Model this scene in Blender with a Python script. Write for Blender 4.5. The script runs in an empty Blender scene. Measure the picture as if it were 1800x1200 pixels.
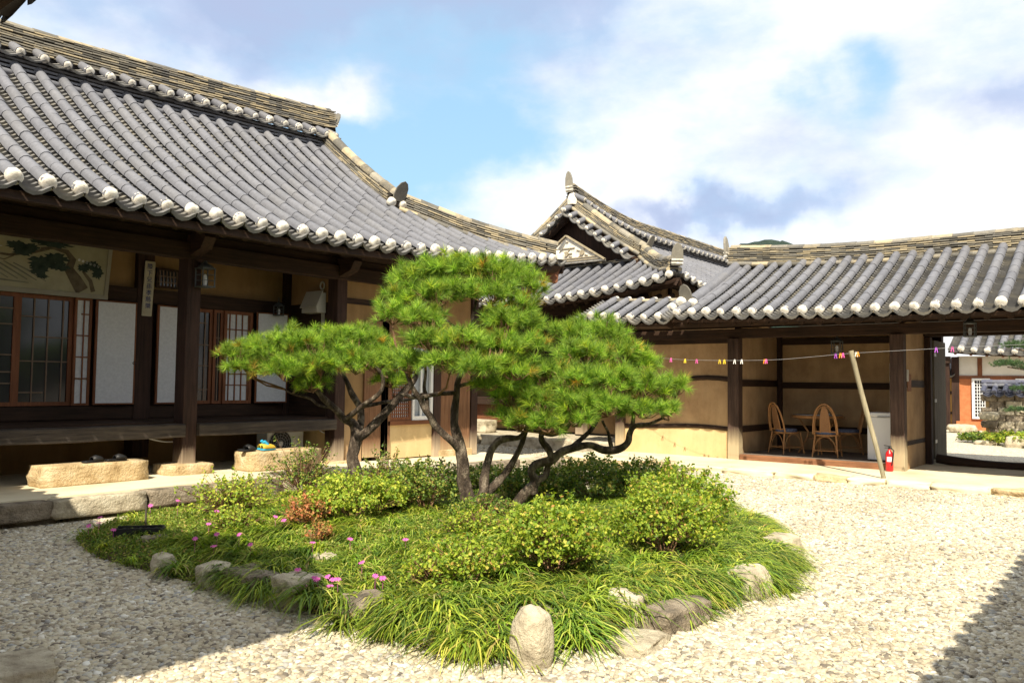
import bpy, bmesh, math, random
import numpy as np
from mathutils import Matrix, Vector, noise
PI = math.pi
rnd = random.Random(7)
rng = np.random.default_rng(11)
scene = bpy.context.scene
COL = scene.collection
# ------------------------------------------------------------------ camera
yaw, pitch, roll = math.radians(38.4), math.atan(74/1425.), math.radians(0.7)
fw = Vector((math.cos(yaw)*math.cos(pitch), math.sin(yaw)*math.cos(pitch), math.sin(pitch)))
rt0 = Vector((math.sin(yaw), -math.cos(yaw), 0)); up0 = rt0.cross(fw)
rt = rt0*math.cos(roll)+up0*math.sin(roll); up = -rt0*math.sin(roll)+up0*math.cos(roll)
cd = bpy.data.cameras.new('camera'); cam = bpy.data.objects.new('camera', cd); COL.objects.link(cam)
cam.matrix_world = Matrix(((rt.x, up.x, -fw.x, 0), (rt.y, up.y, -fw.y, 0), (rt.z, up.z, -fw.z, 1.5), (0, 0, 0, 1)))
cd.sensor_width = 36; cd.lens = 28.5; cd.clip_start = .05; cd.clip_end = 3000
scene.camera = cam
# ------------------------------------------------------------------ light
scene.view_settings.view_transform = 'Standard'; scene.view_settings.look = 'None'
scene.view_settings.exposure = 0.85; scene.view_settings.gamma = 1.0
SUN = Vector((-.80, -.535, 1.0)).normalized()
sl = bpy.data.lights.new('sun', 'SUN'); so = bpy.data.objects.new('sun', sl); COL.objects.link(so)
so.rotation_mode = 'QUATERNION'; so.rotation_quaternion = SUN.to_track_quat('Z', 'Y')
sl.energy = 4.8; sl.angle = math.radians(.5); sl.color = (1, .91, .73)
scene.cycles.max_bounces = 6; scene.cycles.transparent_max_bounces = 6
scene.cycles.use_adaptive_sampling = True
# ------------------------------------------------------------------ sky with clouds
world = bpy.data.worlds.new('World'); scene.world = world; world.use_nodes = True
def build_world():
    nt = world.node_tree; N = nt.nodes; L = nt.links
    for n in list(N): N.remove(n)
    out = N.new('ShaderNodeOutputWorld'); bg = N.new('ShaderNodeBackground'); bg.inputs[1].default_value = .10
    sky = N.new('ShaderNodeTexSky'); sky.sky_type = 'NISHITA'; sky.sun_disc = False
    sky.sun_elevation = math.asin(SUN.z); sky.sun_rotation = math.atan2(SUN.x, SUN.y) % (2*PI)
    sky.air_density = 1.0; sky.dust_density = .6; sky.ozone_density = 1.5
    tc = N.new('ShaderNodeTexCoord'); D = tc.outputs['Generated']
    def mth(op, a, b=None, c=None, cl=False):
        n = N.new('ShaderNodeMath'); n.operation = op; n.use_clamp = cl
        for i, v in enumerate((a, b, c)):
            if v is None: continue
            if isinstance(v, (int, float)): n.inputs[i].default_value = v
            else: L.new(v, n.inputs[i])
        return n.outputs[0]
    def nz(scale, detail, rough, off=(0, 0, 0), sc=(1, 1, 2.2)):
        mp = N.new('ShaderNodeMapping'); mp.inputs['Scale'].default_value = sc; mp.inputs['Location'].default_value = off
        L.new(D, mp.inputs[0])
        n = N.new('ShaderNodeTexNoise'); n.inputs['Scale'].default_value = scale; n.inputs['Detail'].default_value = detail
        n.inputs['Roughness'].default_value = rough; L.new(mp.outputs[0], n.inputs['Vector']); return n.outputs['Fac']
    # warp the direction a little so that cloud borders curl
    wn = N.new('ShaderNodeTexNoise'); wn.inputs['Scale'].default_value = 6; wn.inputs['Detail'].default_value = 6; L.new(D, wn.inputs['Vector'])
    wv = N.new('ShaderNodeVectorMath'); wv.operation = 'SUBTRACT'; L.new(wn.outputs['Color'], wv.inputs[0]); wv.inputs[1].default_value = (.5, .5, .5)
    ws = N.new('ShaderNodeVectorMath'); ws.operation = 'MULTIPLY_ADD'; L.new(wv.outputs[0], ws.inputs[0]); ws.inputs[1].default_value = (.28, .28, .22); L.new(D, ws.inputs[2])
    W = N.new('ShaderNodeVectorMath'); W.operation = 'NORMALIZE'; L.new(ws.outputs[0], W.inputs[0])
    def blob(c, rad, amp=1.0, squash=1.0):
        # soft patch round direction c, wider than tall
        s = N.new('ShaderNodeVectorMath'); s.operation = 'SUBTRACT'; L.new(W.outputs[0], s.inputs[0]); s.inputs[1].default_value = Vector(c).normalized()
        m = N.new('ShaderNodeVectorMath'); m.operation = 'MULTIPLY'; L.new(s.outputs[0], m.inputs[0]); m.inputs[1].default_value = (1, 1, squash)
        l = N.new('ShaderNodeVectorMath'); l.operation = 'LENGTH'; L.new(m.outputs[0], l.inputs[0])
        q = mth('DIVIDE', l.outputs['Value'], rad); q = mth('MULTIPLY', q, q); e = mth('POWER', 2.718, mth('MULTIPLY', q, -1.0))
        return mth('MULTIPLY', e, amp)
    def tot(lst):
        s = lst[0]
        for x in lst[1:]: s = mth('ADD', s, x)
        return s
    n1 = nz(3.4, 14, .56); n2 = nz(11, 10, .6, (3, 1, 2)); n3 = nz(4.5, 9, .55, (7, 2, 1)); n4 = nz(16, 8, .6, (1, 5, 3))
    # openings of blue between the clouds
    blue = tot([blob(*b) for b in [((.62, .71, .30), .125, 1.25, 1.2), ((.72, .64, .26), .11, 1.1, 1.5), ((.55, .77, .29), .07, .5, 1.5), ((.92, .23, .355), .035, .8, .8), ((.915, .26, .31), .05, .6, 1.6), ((.70, .58, .36), .05, .45, 1.5), ((.3, .86, .42), .1, .35, 2)]])
    cov = mth('ADD', mth('SUBTRACT', .80, mth('MULTIPLY', blue, .62)), mth('MULTIPLY', mth('SUBTRACT', n1, .5), 1.25))
    puff = tot([blob(*b) for b in [((.55, .76, .325), .075, .55, 1.8), ((.60, .72, .315), .045, .65, 1.8), ((.84, .47, .205), .04, .7, 2.0), ((.79, .55, .26), .06, .35, 1.5)]])
    cov = mth('ADD', cov, mth('ADD', puff, mth('MULTIPLY', mth('SUBTRACT', n2, .5), .55)))
    mr = N.new('ShaderNodeMapRange'); mr.interpolation_type = 'SMOOTHSTEP'; mr.inputs['From Min'].default_value = .12; mr.inputs['From Max'].default_value = .98; L.new(cov, mr.inputs[0])
    grey = tot([blob(*b) for b in [((.60, .69, .44), .17, .9, 2.4), ((.73, .56, .43), .13, 1.0, 2.0), ((.42, .80, .44), .20, .9, 2.2), ((.5, .76, .40), .10, .4, 2.5), ((.905, .37, .205), .085, 1.15, 4.4), ((.86, .44, .205), .05, .5, 4.0), ((.955, .12, .31), .06, .7, 1.6), ((.85, .40, .27), .07, .15, 2.5), ((.92, .30, .26), .08, .3, 2.5)]])
    gr = mth('ADD', mth('MULTIPLY', grey, .85), mth('ADD', mth('MULTIPLY', mth('SUBTRACT', n3, .46), 1.25), mth('MULTIPLY', mth('SUBTRACT', n4, .5), .45)), cl=True)
    ccol = N.new('ShaderNodeValToRGB'); el = ccol.color_ramp.elements; el.new(.5); el.new(.25)
    for q, (p, c) in enumerate([(0, (.98, .98, .97)), (.3, (.76, .81, .91)), (.62, (.52, .60, .80)), (1, (.42, .50, .71))]): el[q].position = p; el[q].color = (*c, 1)
    L.new(gr, ccol.inputs[0])
    cs = N.new('ShaderNodeVectorMath'); cs.operation = 'SCALE'; cs.inputs['Scale'].default_value = 6.5; L.new(ccol.outputs[0], cs.inputs[0])
    sk = N.new('ShaderNodeMixRGB'); sk.blend_type = 'MIX'; sk.inputs[0].default_value = .65; L.new(sky.outputs[0], sk.inputs[1]); sk.inputs[2].default_value = (2.8, 4.7, 6.1, 1)
    mx = N.new('ShaderNodeMixRGB'); L.new(mr.outputs[0], mx.inputs[0]); L.new(sk.outputs[0], mx.inputs[1]); L.new(cs.outputs[0], mx.inputs[2])
    L.new(mx.outputs[0], bg.inputs[0]); L.new(bg.outputs[0], out.inputs[0])
build_world()
# ------------------------------------------------------------------ materials
def mat(name, rough=.8, spec=.3):
    m = bpy.data.materials.new(name); m.use_nodes = True
    b = m.node_tree.nodes['Principled BSDF']; b.inputs['Roughness'].default_value = rough
    b.inputs['Specular IOR Level'].default_value = spec
    return m, m.node_tree, b
def node(nt, t, **kw):
    n = nt.nodes.new(t)
    for k, v in kw.items():
        if k in n.inputs: n.inputs[k].default_value = v
        else: setattr(n, k, v)
    return n
def ramp(nt, fac, stops):
    r = nt.nodes.new('ShaderNodeValToRGB'); e = r.color_ramp.elements
    while len(e) < len(stops): e.new(.5)
    for i, (p, c) in enumerate(stops): e[i].position = p; e[i].color = (*c, 1)
    nt.links.new(fac, r.inputs[0]); return r.outputs[0]
def objnoise(nt, scale, detail=6, sc=(1, 1, 1), rough=.6):
    tc = nt.nodes.new('ShaderNodeTexCoord'); mp = nt.nodes.new('ShaderNodeMapping'); mp.inputs['Scale'].default_value = sc
    nt.links.new(tc.outputs['Object'], mp.inputs[0])
    n = node(nt, 'ShaderNodeTexNoise', Scale=scale, Detail=detail, Roughness=rough); nt.links.new(mp.outputs[0], n.inputs['Vector'])
    return n.outputs['Fac']
def bump(nt, b, h, strength=.4, dist=.01):
    bn = node(nt, 'ShaderNodeBump', Strength=strength, Distance=dist); nt.links.new(h, bn.inputs['Height']); nt.links.new(bn.outputs[0], b.inputs['Normal'])
def mixc(nt, f, a, b, blend='MIX'):
    n = nt.nodes.new('ShaderNodeMixRGB'); n.blend_type = blend
    for i, v in enumerate((f, a, b)):
        if isinstance(v, (int, float)): n.inputs[i].default_value = v
        elif isinstance(v, tuple): n.inputs[i].default_value = (*v, 1)
        else: nt.links.new(v, n.inputs[i])
    return n.outputs[0]
def island(nt):
    g = nt.nodes.new('ShaderNodeNewGeometry'); return g.outputs['Random Per Island']
def noisemat(name, c1, c2, scale=4, rough=.8, bstr=.3, bdist=.01, sc=(1, 1, 1), spec=.3, c3=None, isl=0):
    m, nt, b = mat(name, rough, spec)
    f = objnoise(nt, scale, 8, sc)
    st = [(.3, c1), (.7, c2)] if c3 is None else [(.28, c1), (.5, c2), (.75, c3)]
    c = ramp(nt, f, st)
    if isl:
        g = ramp(nt, island(nt), [(0, (1-isl,)*3), (1, (1+isl,)*3)]); c = mixc(nt, 1.0, c, g, 'MULTIPLY')
    nt.links.new(c, b.inputs['Base Color'])
    if bstr: bump(nt, b, objnoise(nt, scale*6, 6, sc), bstr, bdist)
    return m
def wood(name, c1, c2, axis='z', rough=.75, pale=None, c3=None):
    s = [14, 14, 14]; s['xyz'.index(axis)] = .9
    m, nt, b = mat(name, rough, .25)
    f = objnoise(nt, 2.2, 9, tuple(s), .65)
    c = ramp(nt, f, [(.3, c1), (.72, c2)] if c3 is None else [(.28, c1), (.55, c2), (.8, c3)])
    big = objnoise(nt, 1.3, 4); c = mixc(nt, 1.0, c, ramp(nt, big, [(.3, (.65, .65, .65)), (.75, (1.25, 1.25, 1.25))]), 'MULTIPLY')
    if pale:   # pale foot, part weather-bleached, part sunlight painted in: (z below which it is pale, soft width, colour)
        tc = nt.nodes.new('ShaderNodeTexCoord'); sx = nt.nodes.new('ShaderNodeSeparateXYZ'); nt.links.new(tc.outputs['Object'], sx.inputs[0])
        ad = node(nt, 'ShaderNodeMath', operation='MULTIPLY_ADD'); nt.links.new(f, ad.inputs[0]); ad.inputs[1].default_value = .35; nt.links.new(sx.outputs[2], ad.inputs[2])
        mr = nt.nodes.new('ShaderNodeMapRange'); mr.inputs['From Min'].default_value = pale[0]; mr.inputs['From Max'].default_value = pale[0]+pale[1]
        mr.inputs['To Min'].default_value = 1; mr.inputs['To Max'].default_value = 0; nt.links.new(ad.outputs[0], mr.inputs[0])
        c = mixc(nt, mr.outputs[0], c, pale[2])
    nt.links.new(c, b.inputs['Base Color']); bump(nt, b, f, .5, .01)
    return m
M = {}
M['wood_x'] = wood('dark_wood_x', (.016, .009, .006), (.060, .031, .018), 'x')
M['wood_y'] = wood('dark_wood_y', (.016, .009, .006), (.060, .031, .018), 'y')
M['wood_z'] = wood('dark_wood_z', (.018, .010, .008), (.066, .033, .022), 'z')
M['post'] = wood('post_wood', (.024, .013, .010), (.070, .037, .028), 'z', pale=(.45, .35, (.42, .33, .23)))
M['post_gate'] = wood('post_wood_gate', (.03, .018, .014), (.10, .06, .045), 'z', pale=(.55, .35, (.40, .32, .20)))
M['beam'] = wood('worn_beam', (.018, .015, .014), (.075, .06, .05), 'x', rough=.7, c3=(.16, .13, .10))
M['redwood'] = wood('red_brown_wood', (.14, .05, .022), (.26, .10, .045), 'z', rough=.6)
M['redwood_x'] = wood('red_brown_wood_x', (.12, .045, .02), (.24, .095, .045), 'x', rough=.6)
M['door'] = wood('plank_door', (.13, .06, .03), (.28, .15, .08), 'z', pale=(.42, .3, (.46, .34, .2)))
M['greywood'] = wood('grey_weathered_wood', (.07, .06, .045), (.16, .135, .095), 'z')
M['polewood'] = wood('pole_wood', (.2, .18, .12), (.4, .34, .22), 'z')
M['sillwood'] = wood('sill_wood', (.16, .07, .035), (.3, .14, .07), 'y')
M['plaster'] = noisemat('ochre_plaster', (.30, .19, .10), (.43, .285, .155), 1.9, .95, .5, .012, c3=(.52, .36, .20), isl=.08)
def streaks(m, lo=.8, hi=1.12):
    nt = m.node_tree; b = nt.nodes['Principled BSDF']; src = b.inputs['Base Color'].links[0].from_socket
    a = ramp(nt, objnoise(nt, 1.6, 8, (2.2, 2.2, .35), .7), [(.32, (lo,)*3), (.6, (1, 1, 1)), (.8, (hi,)*3)]); d = ramp(nt, objnoise(nt, 26, 3, (1, 1, 1)), [(.25, (.86, .84, .82)), (.4, (1, 1, 1))])
    nt.links.new(mixc(nt, 1.0, mixc(nt, 1.0, src, a, 'MULTIPLY'), d, 'MULTIPLY'), b.inputs['Base Color'])
streaks(M['plaster'])
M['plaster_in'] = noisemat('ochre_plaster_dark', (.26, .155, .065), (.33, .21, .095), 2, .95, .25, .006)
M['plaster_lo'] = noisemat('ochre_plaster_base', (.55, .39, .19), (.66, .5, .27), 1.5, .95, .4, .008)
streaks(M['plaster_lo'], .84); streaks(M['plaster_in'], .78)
M['white_wall'] = noisemat('white_plaster', (.6, .57, .5), (.75, .72, .66), 2, .9, .1)
M['paper'] = noisemat('door_paper', (.56, .57, .60), (.68, .69, .72), 30, .9, .25, .002)
M['mortar'] = noisemat('white_mortar', (.45, .40, .33), (.84, .80, .72), 16, .85, .6, .01, spec=.2)
M['concrete'] = noisemat('packed_earth', (.5, .42, .28), (.66, .58, .41), 1.2, .95, .35, .008, c3=(.74, .67, .5))
M['floor_dark'] = noisemat('room_floor', (.14, .11, .09), (.2, .16, .13), 3, .8, .2)
M['granite'] = noisemat('tooled_granite', (.34, .23, .11), (.55, .41, .23), 5, .95, 1.0, .03, c3=(.66, .55, .37))
M['rock'] = noisemat('field_stone', (.08, .068, .052), (.27, .22, .16), 7, .95, 1.0, .04, c3=(.42, .36, .28))
M['rock_pale'] = noisemat('pale_stone', (.22, .18, .125), (.46, .40, .29), 7, .95, .9, .025, c3=(.64, .58, .45))
M['soil'] = noisemat('soil', (.05, .035, .02), (.12, .085, .05), 6, 1, .8, .02)
M['black'] = noisemat('black_plastic', (.012, .012, .013), (.02, .02, .022), 5, .5, 0)
M['white'] = noisemat('white_enamel', (.70, .71, .72), (.74, .75, .76), 2, .35, 0, spec=.5)
M['steel'] = noisemat('grey_metal', (.3, .3, .31), (.42, .42, .43), 6, .35, 0, spec=.6)
M['red'] = noisemat('red_enamel', (.55, .008, .012), (.65, .012, .015), 3, .3, 0, spec=.6)
M['rattan'] = wood('rattan', (.34, .16, .06), (.52, .28, .12), 'z', rough=.4)
M['weave'] = noisemat('rattan_weave', (.22, .11, .05), (.32, .17, .08), 60, .7, .5, .004)
M['cushion'] = noisemat('blue_cushion', (.05, .07, .14), (.16, .18, .26), 25, .9, .2)
M['brick'] = None
def tile_mat(name, a, b_, warm, isl=.22, lichen=.35):
    m, nt, b = mat(name, .62, .35)
    f = objnoise(nt, 1.1, 5); c = ramp(nt, f, [(.3, a), (.7, b_)])
    fine = objnoise(nt, 22, 6); c = mixc(nt, 1.0, c, ramp(nt, fine, [(.3, (.82,)*3), (.7, (1.12,)*3)]), 'MULTIPLY')
    g = island(nt); c = mixc(nt, 1.0, c, ramp(nt, g, [(0, (1-isl,)*3), (.5, (1, 1, 1)), (1, (1+isl*.8,)*3)]), 'MULTIPLY')
    sep = node(nt, 'ShaderNodeMath', operation='FRACT'); ml = node(nt, 'ShaderNodeMath', operation='MULTIPLY'); nt.links.new(g, ml.inputs[0]); ml.inputs[1].default_value = 37.3; nt.links.new(ml.outputs[0], sep.inputs[0])
    lf = objnoise(nt, 5, 8, (1, 1, 1), .7)
    mm = node(nt, 'ShaderNodeMath', operation='MULTIPLY'); nt.links.new(lf, mm.inputs[0]); nt.links.new(sep.outputs[0], mm.inputs[1])
    c = mixc(nt, ramp(nt, mm.outputs[0], [(.22, (0, 0, 0)), (.6, (lichen*2,)*3)]), c, warm)
    nt.links.new(c, b.inputs['Base Color']); bump(nt, b, fine, .35, .004)
    return m
M['tile'] = tile_mat('grey_roof_tile', (.124, .126, .146), (.168, .170, .192), (.19, .18, .165), isl=.08, lichen=.12)
M['pan'] = tile_mat('grey_pan_tile', (.095, .094, .096), (.165, .16, .155), (.22, .20, .16), isl=.18, lichen=.4)
M['ridge'] = tile_mat('weathered_ridge_tile', (.11, .105, .098), (.22, .198, .155), (.42, .345, .22), isl=.5, lichen=.7)
M['ridge_core'] = noisemat('ridge_bedding', (.018, .015, .013), (.04, .034, .03), 10, .95, .5)
def leafmat(name, stops, trans=.35, rough=.55, attr=False):
    m, nt, b = mat(name, rough, .35); g = island(nt)
    c = ramp(nt, g, stops)
    if attr:
        a = nt.nodes.new('ShaderNodeAttribute'); a.attribute_name = 'tint'; c = mixc(nt, 1.0, c, a.outputs['Color'], 'MULTIPLY')
    nt.links.new(c, b.inputs['Base Color'])
    tr = nt.nodes.new('ShaderNodeBsdfTranslucent'); nt.links.new(mixc(nt, 1.0, c, (1.1, 1.25, .5), 'MULTIPLY'), tr.inputs['Color'])
    mx = nt.nodes.new('ShaderNodeMixShader'); mx.inputs[0].default_value = trans
    nt.links.new(b.outputs[0], mx.inputs[1]); nt.links.new(tr.outputs[0], mx.inputs[2])
    nt.links.new(mx.outputs[0], nt.nodes['Material Output'].inputs[0]); return m
M['needle'] = leafmat('pine_needles', [(0, (.06, .14, .02)), (.5, (.18, .32, .03)), (1, (.38, .50, .06))], .32, attr=True)
M['grass'] = leafmat('liriope_blades', [(0, (.06, .12, .02)), (.4, (.22, .33, .03)), (.8, (.44, .51, .05)), (.94, (.62, .58, .12)), (1, (.42, .28, .12))], .36, attr=True)
M['phlox'] = leafmat('fine_ground_cover', [(0, (.09, .15, .02)), (.6, (.22, .30, .04)), (.9, (.36, .36, .07)), (1, (.42, .22, .12))], .3)
M['azalea'] = leafmat('azalea_leaves', [(0, (.10, .18, .02)), (.5, (.24, .34, .03)), (.88, (.44, .48, .05)), (.96, (.58, .50, .1)), (1, (.5, .22, .08))], .36)
M['azalea_y'] = leafmat('yellow_green_leaves', [(0, (.15, .25, .03)), (.5, (.31, .41, .04)), (1, (.54, .52, .07))], .33)
M['azalea_d'] = leafmat('dark_green_leaves', [(0, (.05, .10, .018)), (.5, (.13, .21, .03)), (.88, (.32, .36, .06)), (1, (.46, .32, .1))], .3)
M['azalea_r'] = leafmat('reddish_leaves', [(0, (.25, .22, .05)), (.5, (.42, .22, .07)), (1, (.55, .16, .08))], .3)
M['petal'] = leafmat('magenta_petals', [(0, (.55, .07, .38)), (1, (.8, .2, .55))], .3)
M['bark'] = noisemat('pine_bark', (.02, .015, .012), (.12, .088, .065), 14, .95, 1.0, .06, sc=(1, 1, .5), c3=(.46, .38, .29))
M['bark_red'] = noisemat('pine_twig_bark', (.12, .06, .03), (.34, .2, .12), 12, .9, .8, .012)
# ------------------------------------------------------------------ mesh builder
class MB:
    def __init__(s): s.v = []; s.f = []; s.sm = []
    def add(s, vs, fs, smooth=False):
        o = len(s.v); s.v.extend([tuple(v) for v in vs]); s.f.extend([tuple(i+o for i in f) for f in fs]); s.sm.extend([smooth]*len(fs))
    def box(s, a, b, jit=0):
        x0, y0, z0 = a; x1, y1, z1 = b
        vs = [(x0, y0, z0), (x1, y0, z0), (x1, y1, z0), (x0, y1, z0), (x0, y0, z1), (x1, y0, z1), (x1, y1, z1), (x0, y1, z1)]
        if jit: vs = [tuple(c+rnd.uniform(-jit, jit) for c in v) for v in vs]
        s.add(vs, [(0, 3, 2, 1), (4, 5, 6, 7), (0, 1, 5, 4), (1, 2, 6, 5), (2, 3, 7, 6), (3, 0, 4, 7)])
    def bar(s, p, q, w, h, up=(0, 0, 1)):   # box from p to q, w wide, h tall (centred)
        p = Vector(p); q = Vector(q); d = (q-p).normalized(); u = Vector(up); sd = d.cross(u)
        if sd.length < 1e-4: sd = d.cross(Vector((0, 1, 0)))
        sd.normalize(); u = sd.cross(d).normalized(); vs = []
        for c in (p, q):
            for a, b in ((-1, -1), (1, -1), (1, 1), (-1, 1)): vs.append(c+sd*(a*w/2)+u*(b*h/2))
        s.add(vs, [(0, 1, 2, 3), (7, 6, 5, 4), (0, 4, 5, 1), (1, 5, 6, 2), (2, 6, 7, 3), (3, 7, 4, 0)])
    def tube(s, pts, rad, n=8, cap=True, smooth=True, noise_amp=0):
        pts = [Vector(p) for p in pts]
        if not isinstance(rad, (list, tuple)): rad = [rad]*len(pts)
        ref = Vector((0, 0, 1)); vs = []; prev = None
        for i, p in enumerate(pts):
            t = (pts[min(i+1, len(pts)-1)]-pts[max(i-1, 0)]).normalized()
            if prev is None:
                a = t.cross(ref)
                if a.length < .1: a = t.cross(Vector((1, 0, 0)))
            else: a = prev-t*prev.dot(t)
            a.normalize(); prev = a; b = t.cross(a)
            for k in range(n):
                an = 2*PI*k/n; r = rad[i]
                if noise_amp: r *= 1+noise_amp*noise.noise(Vector((p.x*9+math.cos(an)*2, p.y*9+math.sin(an)*2, p.z*9)))
                vs.append(p+(a*math.cos(an)+b*math.sin(an))*r)
        fs = [(i*n+k, i*n+(k+1) % n, (i+1)*n+(k+1) % n, (i+1)*n+k) for i in range(len(pts)-1) for k in range(n)]
        s.add(vs, fs, smooth)
        if cap:
            s.add(vs[:n], [tuple(range(n))[::-1]]); s.add(vs[-n:], [tuple(range(n))])
    def lathe(s, c, prof, n=20, smooth=True):   # prof: (r, z)
        vs = [(c[0]+r*math.cos(2*PI*k/n), c[1]+r*math.sin(2*PI*k/n), c[2]+z) for r, z in prof for k in range(n)]
        fs = [(i*n+k, i*n+(k+1) % n, (i+1)*n+(k+1) % n, (i+1)*n+k) for i in range(len(prof)-1) for k in range(n)]
        s.add(vs, fs, smooth); s.add(vs[:n], [tuple(range(n))[::-1]]); s.add(vs[-n:], [tuple(range(n))])
    def plate(s, pts, nrm, th):     # extruded outline (list of 3D points in a plane)
        nv = Vector(nrm).normalized()*th; a = [Vector(p) for p in pts]; n = len(a)
        vs = a+[p+nv for p in a]
        s.add(vs, [tuple(range(n))[::-1], tuple(range(n, 2*n))]+[(i, (i+1) % n, (i+1) % n+n, i+n) for i in range(n)])
    def build(s, name, m, parent=None, smooth=None):
        me = bpy.data.meshes.new(name); me.from_pydata(s.v, [], s.f); me.materials.append(m)
        me.polygons.foreach_set('use_smooth', s.sm if smooth is None else [smooth]*len(s.f)); me.update()
        o = bpy.data.objects.new(name, me); COL.objects.link(o)
        if parent: par(o, parent)
        return o
OFF = {}   # where each thing's Empty stands, so that parts can be built in world coordinates
def par(o, p):
    o.parent = p; o.matrix_parent_inverse = Matrix.Translation(OFF.get(p.name, (0, 0, 0))).inverted()
def thing(name, label, cat, loc=(0, 0, 0), group=None):
    o = bpy.data.objects.new(name, None); COL.objects.link(o); o.location = loc; o.empty_display_size = .2
    o['label'] = label; o['category'] = cat; OFF[o.name] = loc
    if group: o['group'] = group
    return o
def tag(o, label, cat, group=None):
    o['label'] = label; o['category'] = cat
    if group: o['group'] = group
    return o
def bigmesh(name, V, F, m, parent=None, smooth=False, tint=None):
    """numpy mesh: V (n,3), F (k,s) equal-sided faces"""
    me = bpy.data.meshes.new(name); n = len(V); k, sd = F.shape
    me.vertices.add(n); me.vertices.foreach_set('co', V.astype(np.float32).ravel())
    me.loops.add(k*sd); me.loops.foreach_set('vertex_index', F.astype(np.int32).ravel())
    me.polygons.add(k); me.polygons.foreach_set('loop_start', np.arange(0, k*sd, sd, dtype=np.int32))
    me.polygons.foreach_set('use_smooth', np.full(k, smooth)); me.materials.append(m); me.update(calc_edges=True)
    if tint is not None:
        a = me.color_attributes.new('tint', 'FLOAT_COLOR', 'POINT'); a.data.foreach_set('color', tint.astype(np.float32).ravel())
    o = bpy.data.objects.new(name, me); COL.objects.link(o)
    if parent: par(o, parent)
    return o
def bevel(o, w=.01, seg=2):
    md = o.modifiers.new('bevel', 'BEVEL'); md.width = w; md.segments = seg; md.limit_method = 'ANGLE'; return o
def child(p, name, m, fn, bev=0):
    b = MB(); fn(b); o = b.build(name, m, p)
    if bev: bevel(o, bev)
    return o
# ================================================================== tiled roofs
class Slope:
    """One tiled roof slope: s runs along the eave, v inward (horizontal). Concave profile, eave rising to the corners."""
    def __init__(s, O, es, ei, D, p0, k, lift=lambda a: 0, fade=True):
        s.O = Vector(O); s.es = Vector(es); s.ei = Vector(ei); s.D = D; s.p0 = p0; s.k = k; s.lift = lift; s.fade = fade; s.rl = lambda a: 0
    def P(s, a, v):
        f = max(0, 1-v/s.D)**1.3 if s.fade else 1
        return s.O+s.es*a+s.ei*v+Vector((0, 0, s.p0*v+s.k*v*abs(v)+s.lift(a)*f+s.rl(a)*(max(0, v)/s.D)**2))
    def frame(s, a, v):
        t = (s.P(a, v+.02)-s.P(a, v-.02)).normalized(); e = (s.P(a+.02, v)-s.P(a-.02, v)).normalized()
        n = e.cross(t)
        if n.z < 0: n = -n
        n.normalize(); return t, e, n
def cover_row(mb, S, a, v0, v1, r=.075, tl=.33, h0=.035):
    v = v0; first = True
    while v < v1-.03:
        ve = min(v+tl, v1); t, e, n = S.frame(a, v); sl_ = math.sqrt(1+(S.p0+2*S.k*v)**2)
        ve = min(v+tl/sl_, v1); ja = rnd.uniform(-.004, .004); jh = rnd.uniform(-.003, .003)
        vs = []
        for q, vv, rr in ((0, v, r*1.02), (1, ve+.01, r*.93)):
            t, e, n = S.frame(a, vv); c = S.P(a, vv)+n*(h0+jh)+e*ja
            for k in range(7):
                an = math.radians(-98+196*k/6); vs.append(c+(n*math.cos(an)+e*math.sin(an))*rr)
        mb.add(vs, [(k, k+1, k+8, k+7) for k in range(6)], True)
        mb.add(vs[:7], [tuple(range(7))])
        v = ve
def pan_row(mb, S, a, w, v0, v1, step=.105):
    v = v0; m = 5
    while v < v1-.02:
        sl_ = math.sqrt(1+(S.p0+2*S.k*v)**2); ve = min(v+step/sl_, v1); j = rnd.uniform(-.004, .004); vs = []
        for vv, h in ((v, -.012), (v, .030+j), (ve, -.010)):
            t, e, n = S.frame(a, vv); c = S.P(a, vv)
            for k in range(m):
                x = -1+2*k/(m-1); vs.append(c+e*(x*w/2*1.04)+n*(h-.070+.078*x*x))
        mb.add(vs, [(i*m+k, i*m+k+1, (i+1)*m+k+1, (i+1)*m+k) for i in (0, 1) for k in range(m-1)], False)
        for i in range(len(mb.sm)-(m-1), len(mb.sm)): mb.sm[i] = True
        v = ve
_cap = None
def cap_mesh():
    global _cap
    if _cap is None:
        b = MB(); r = .075; vs = [(0, .014, 0)]; rings = ((.4, .015), (.85, .010), (.99, -.008), (1.05, -.06))
        for q, y in rings:
            for k in range(14):
                an = 2*PI*k/14; rr = r*q*(1+.13*noise.noise(Vector((math.cos(an)*2, math.sin(an)*2, q*3))))
                vs.append((rr*math.cos(an), y, rr*math.sin(an)))
        fs = [(0, 1+(k+1) % 14, 1+k) for k in range(14)]
        for i in range(3): fs += [(1+i*14+k, 1+i*14+(k+1) % 14, 1+(i+1)*14+(k+1) % 14, 1+(i+1)*14+k) for k in range(14)]
        b.add(vs, fs, True); me = bpy.data.meshes.new('mortar_cap'); me.from_pydata(b.v, [], b.f); me.materials.append(M['mortar'])
        me.polygons.foreach_set('use_smooth', b.sm); _cap = me
    return _cap
def put_cap(parent, c, out, e, n, sc=1.0):
    o = bpy.data.objects.new('mortar_cap', cap_mesh()); COL.objects.link(o)
    j = rnd.uniform(.93, 1.07)*sc; a = rnd.uniform(0, 6)
    R = Matrix(((e.x, out.x, n.x), (e.y, out.y, n.y), (e.z, out.z, n.z))).to_4x4() @ Matrix.Rotation(a, 4, 'Y')
    o.parent = parent; o.matrix_parent_inverse = Matrix.Identity(4); o.matrix_basis = Matrix.Translation(c) @ R @ Matrix.Scale(j, 4)
    return o
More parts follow.
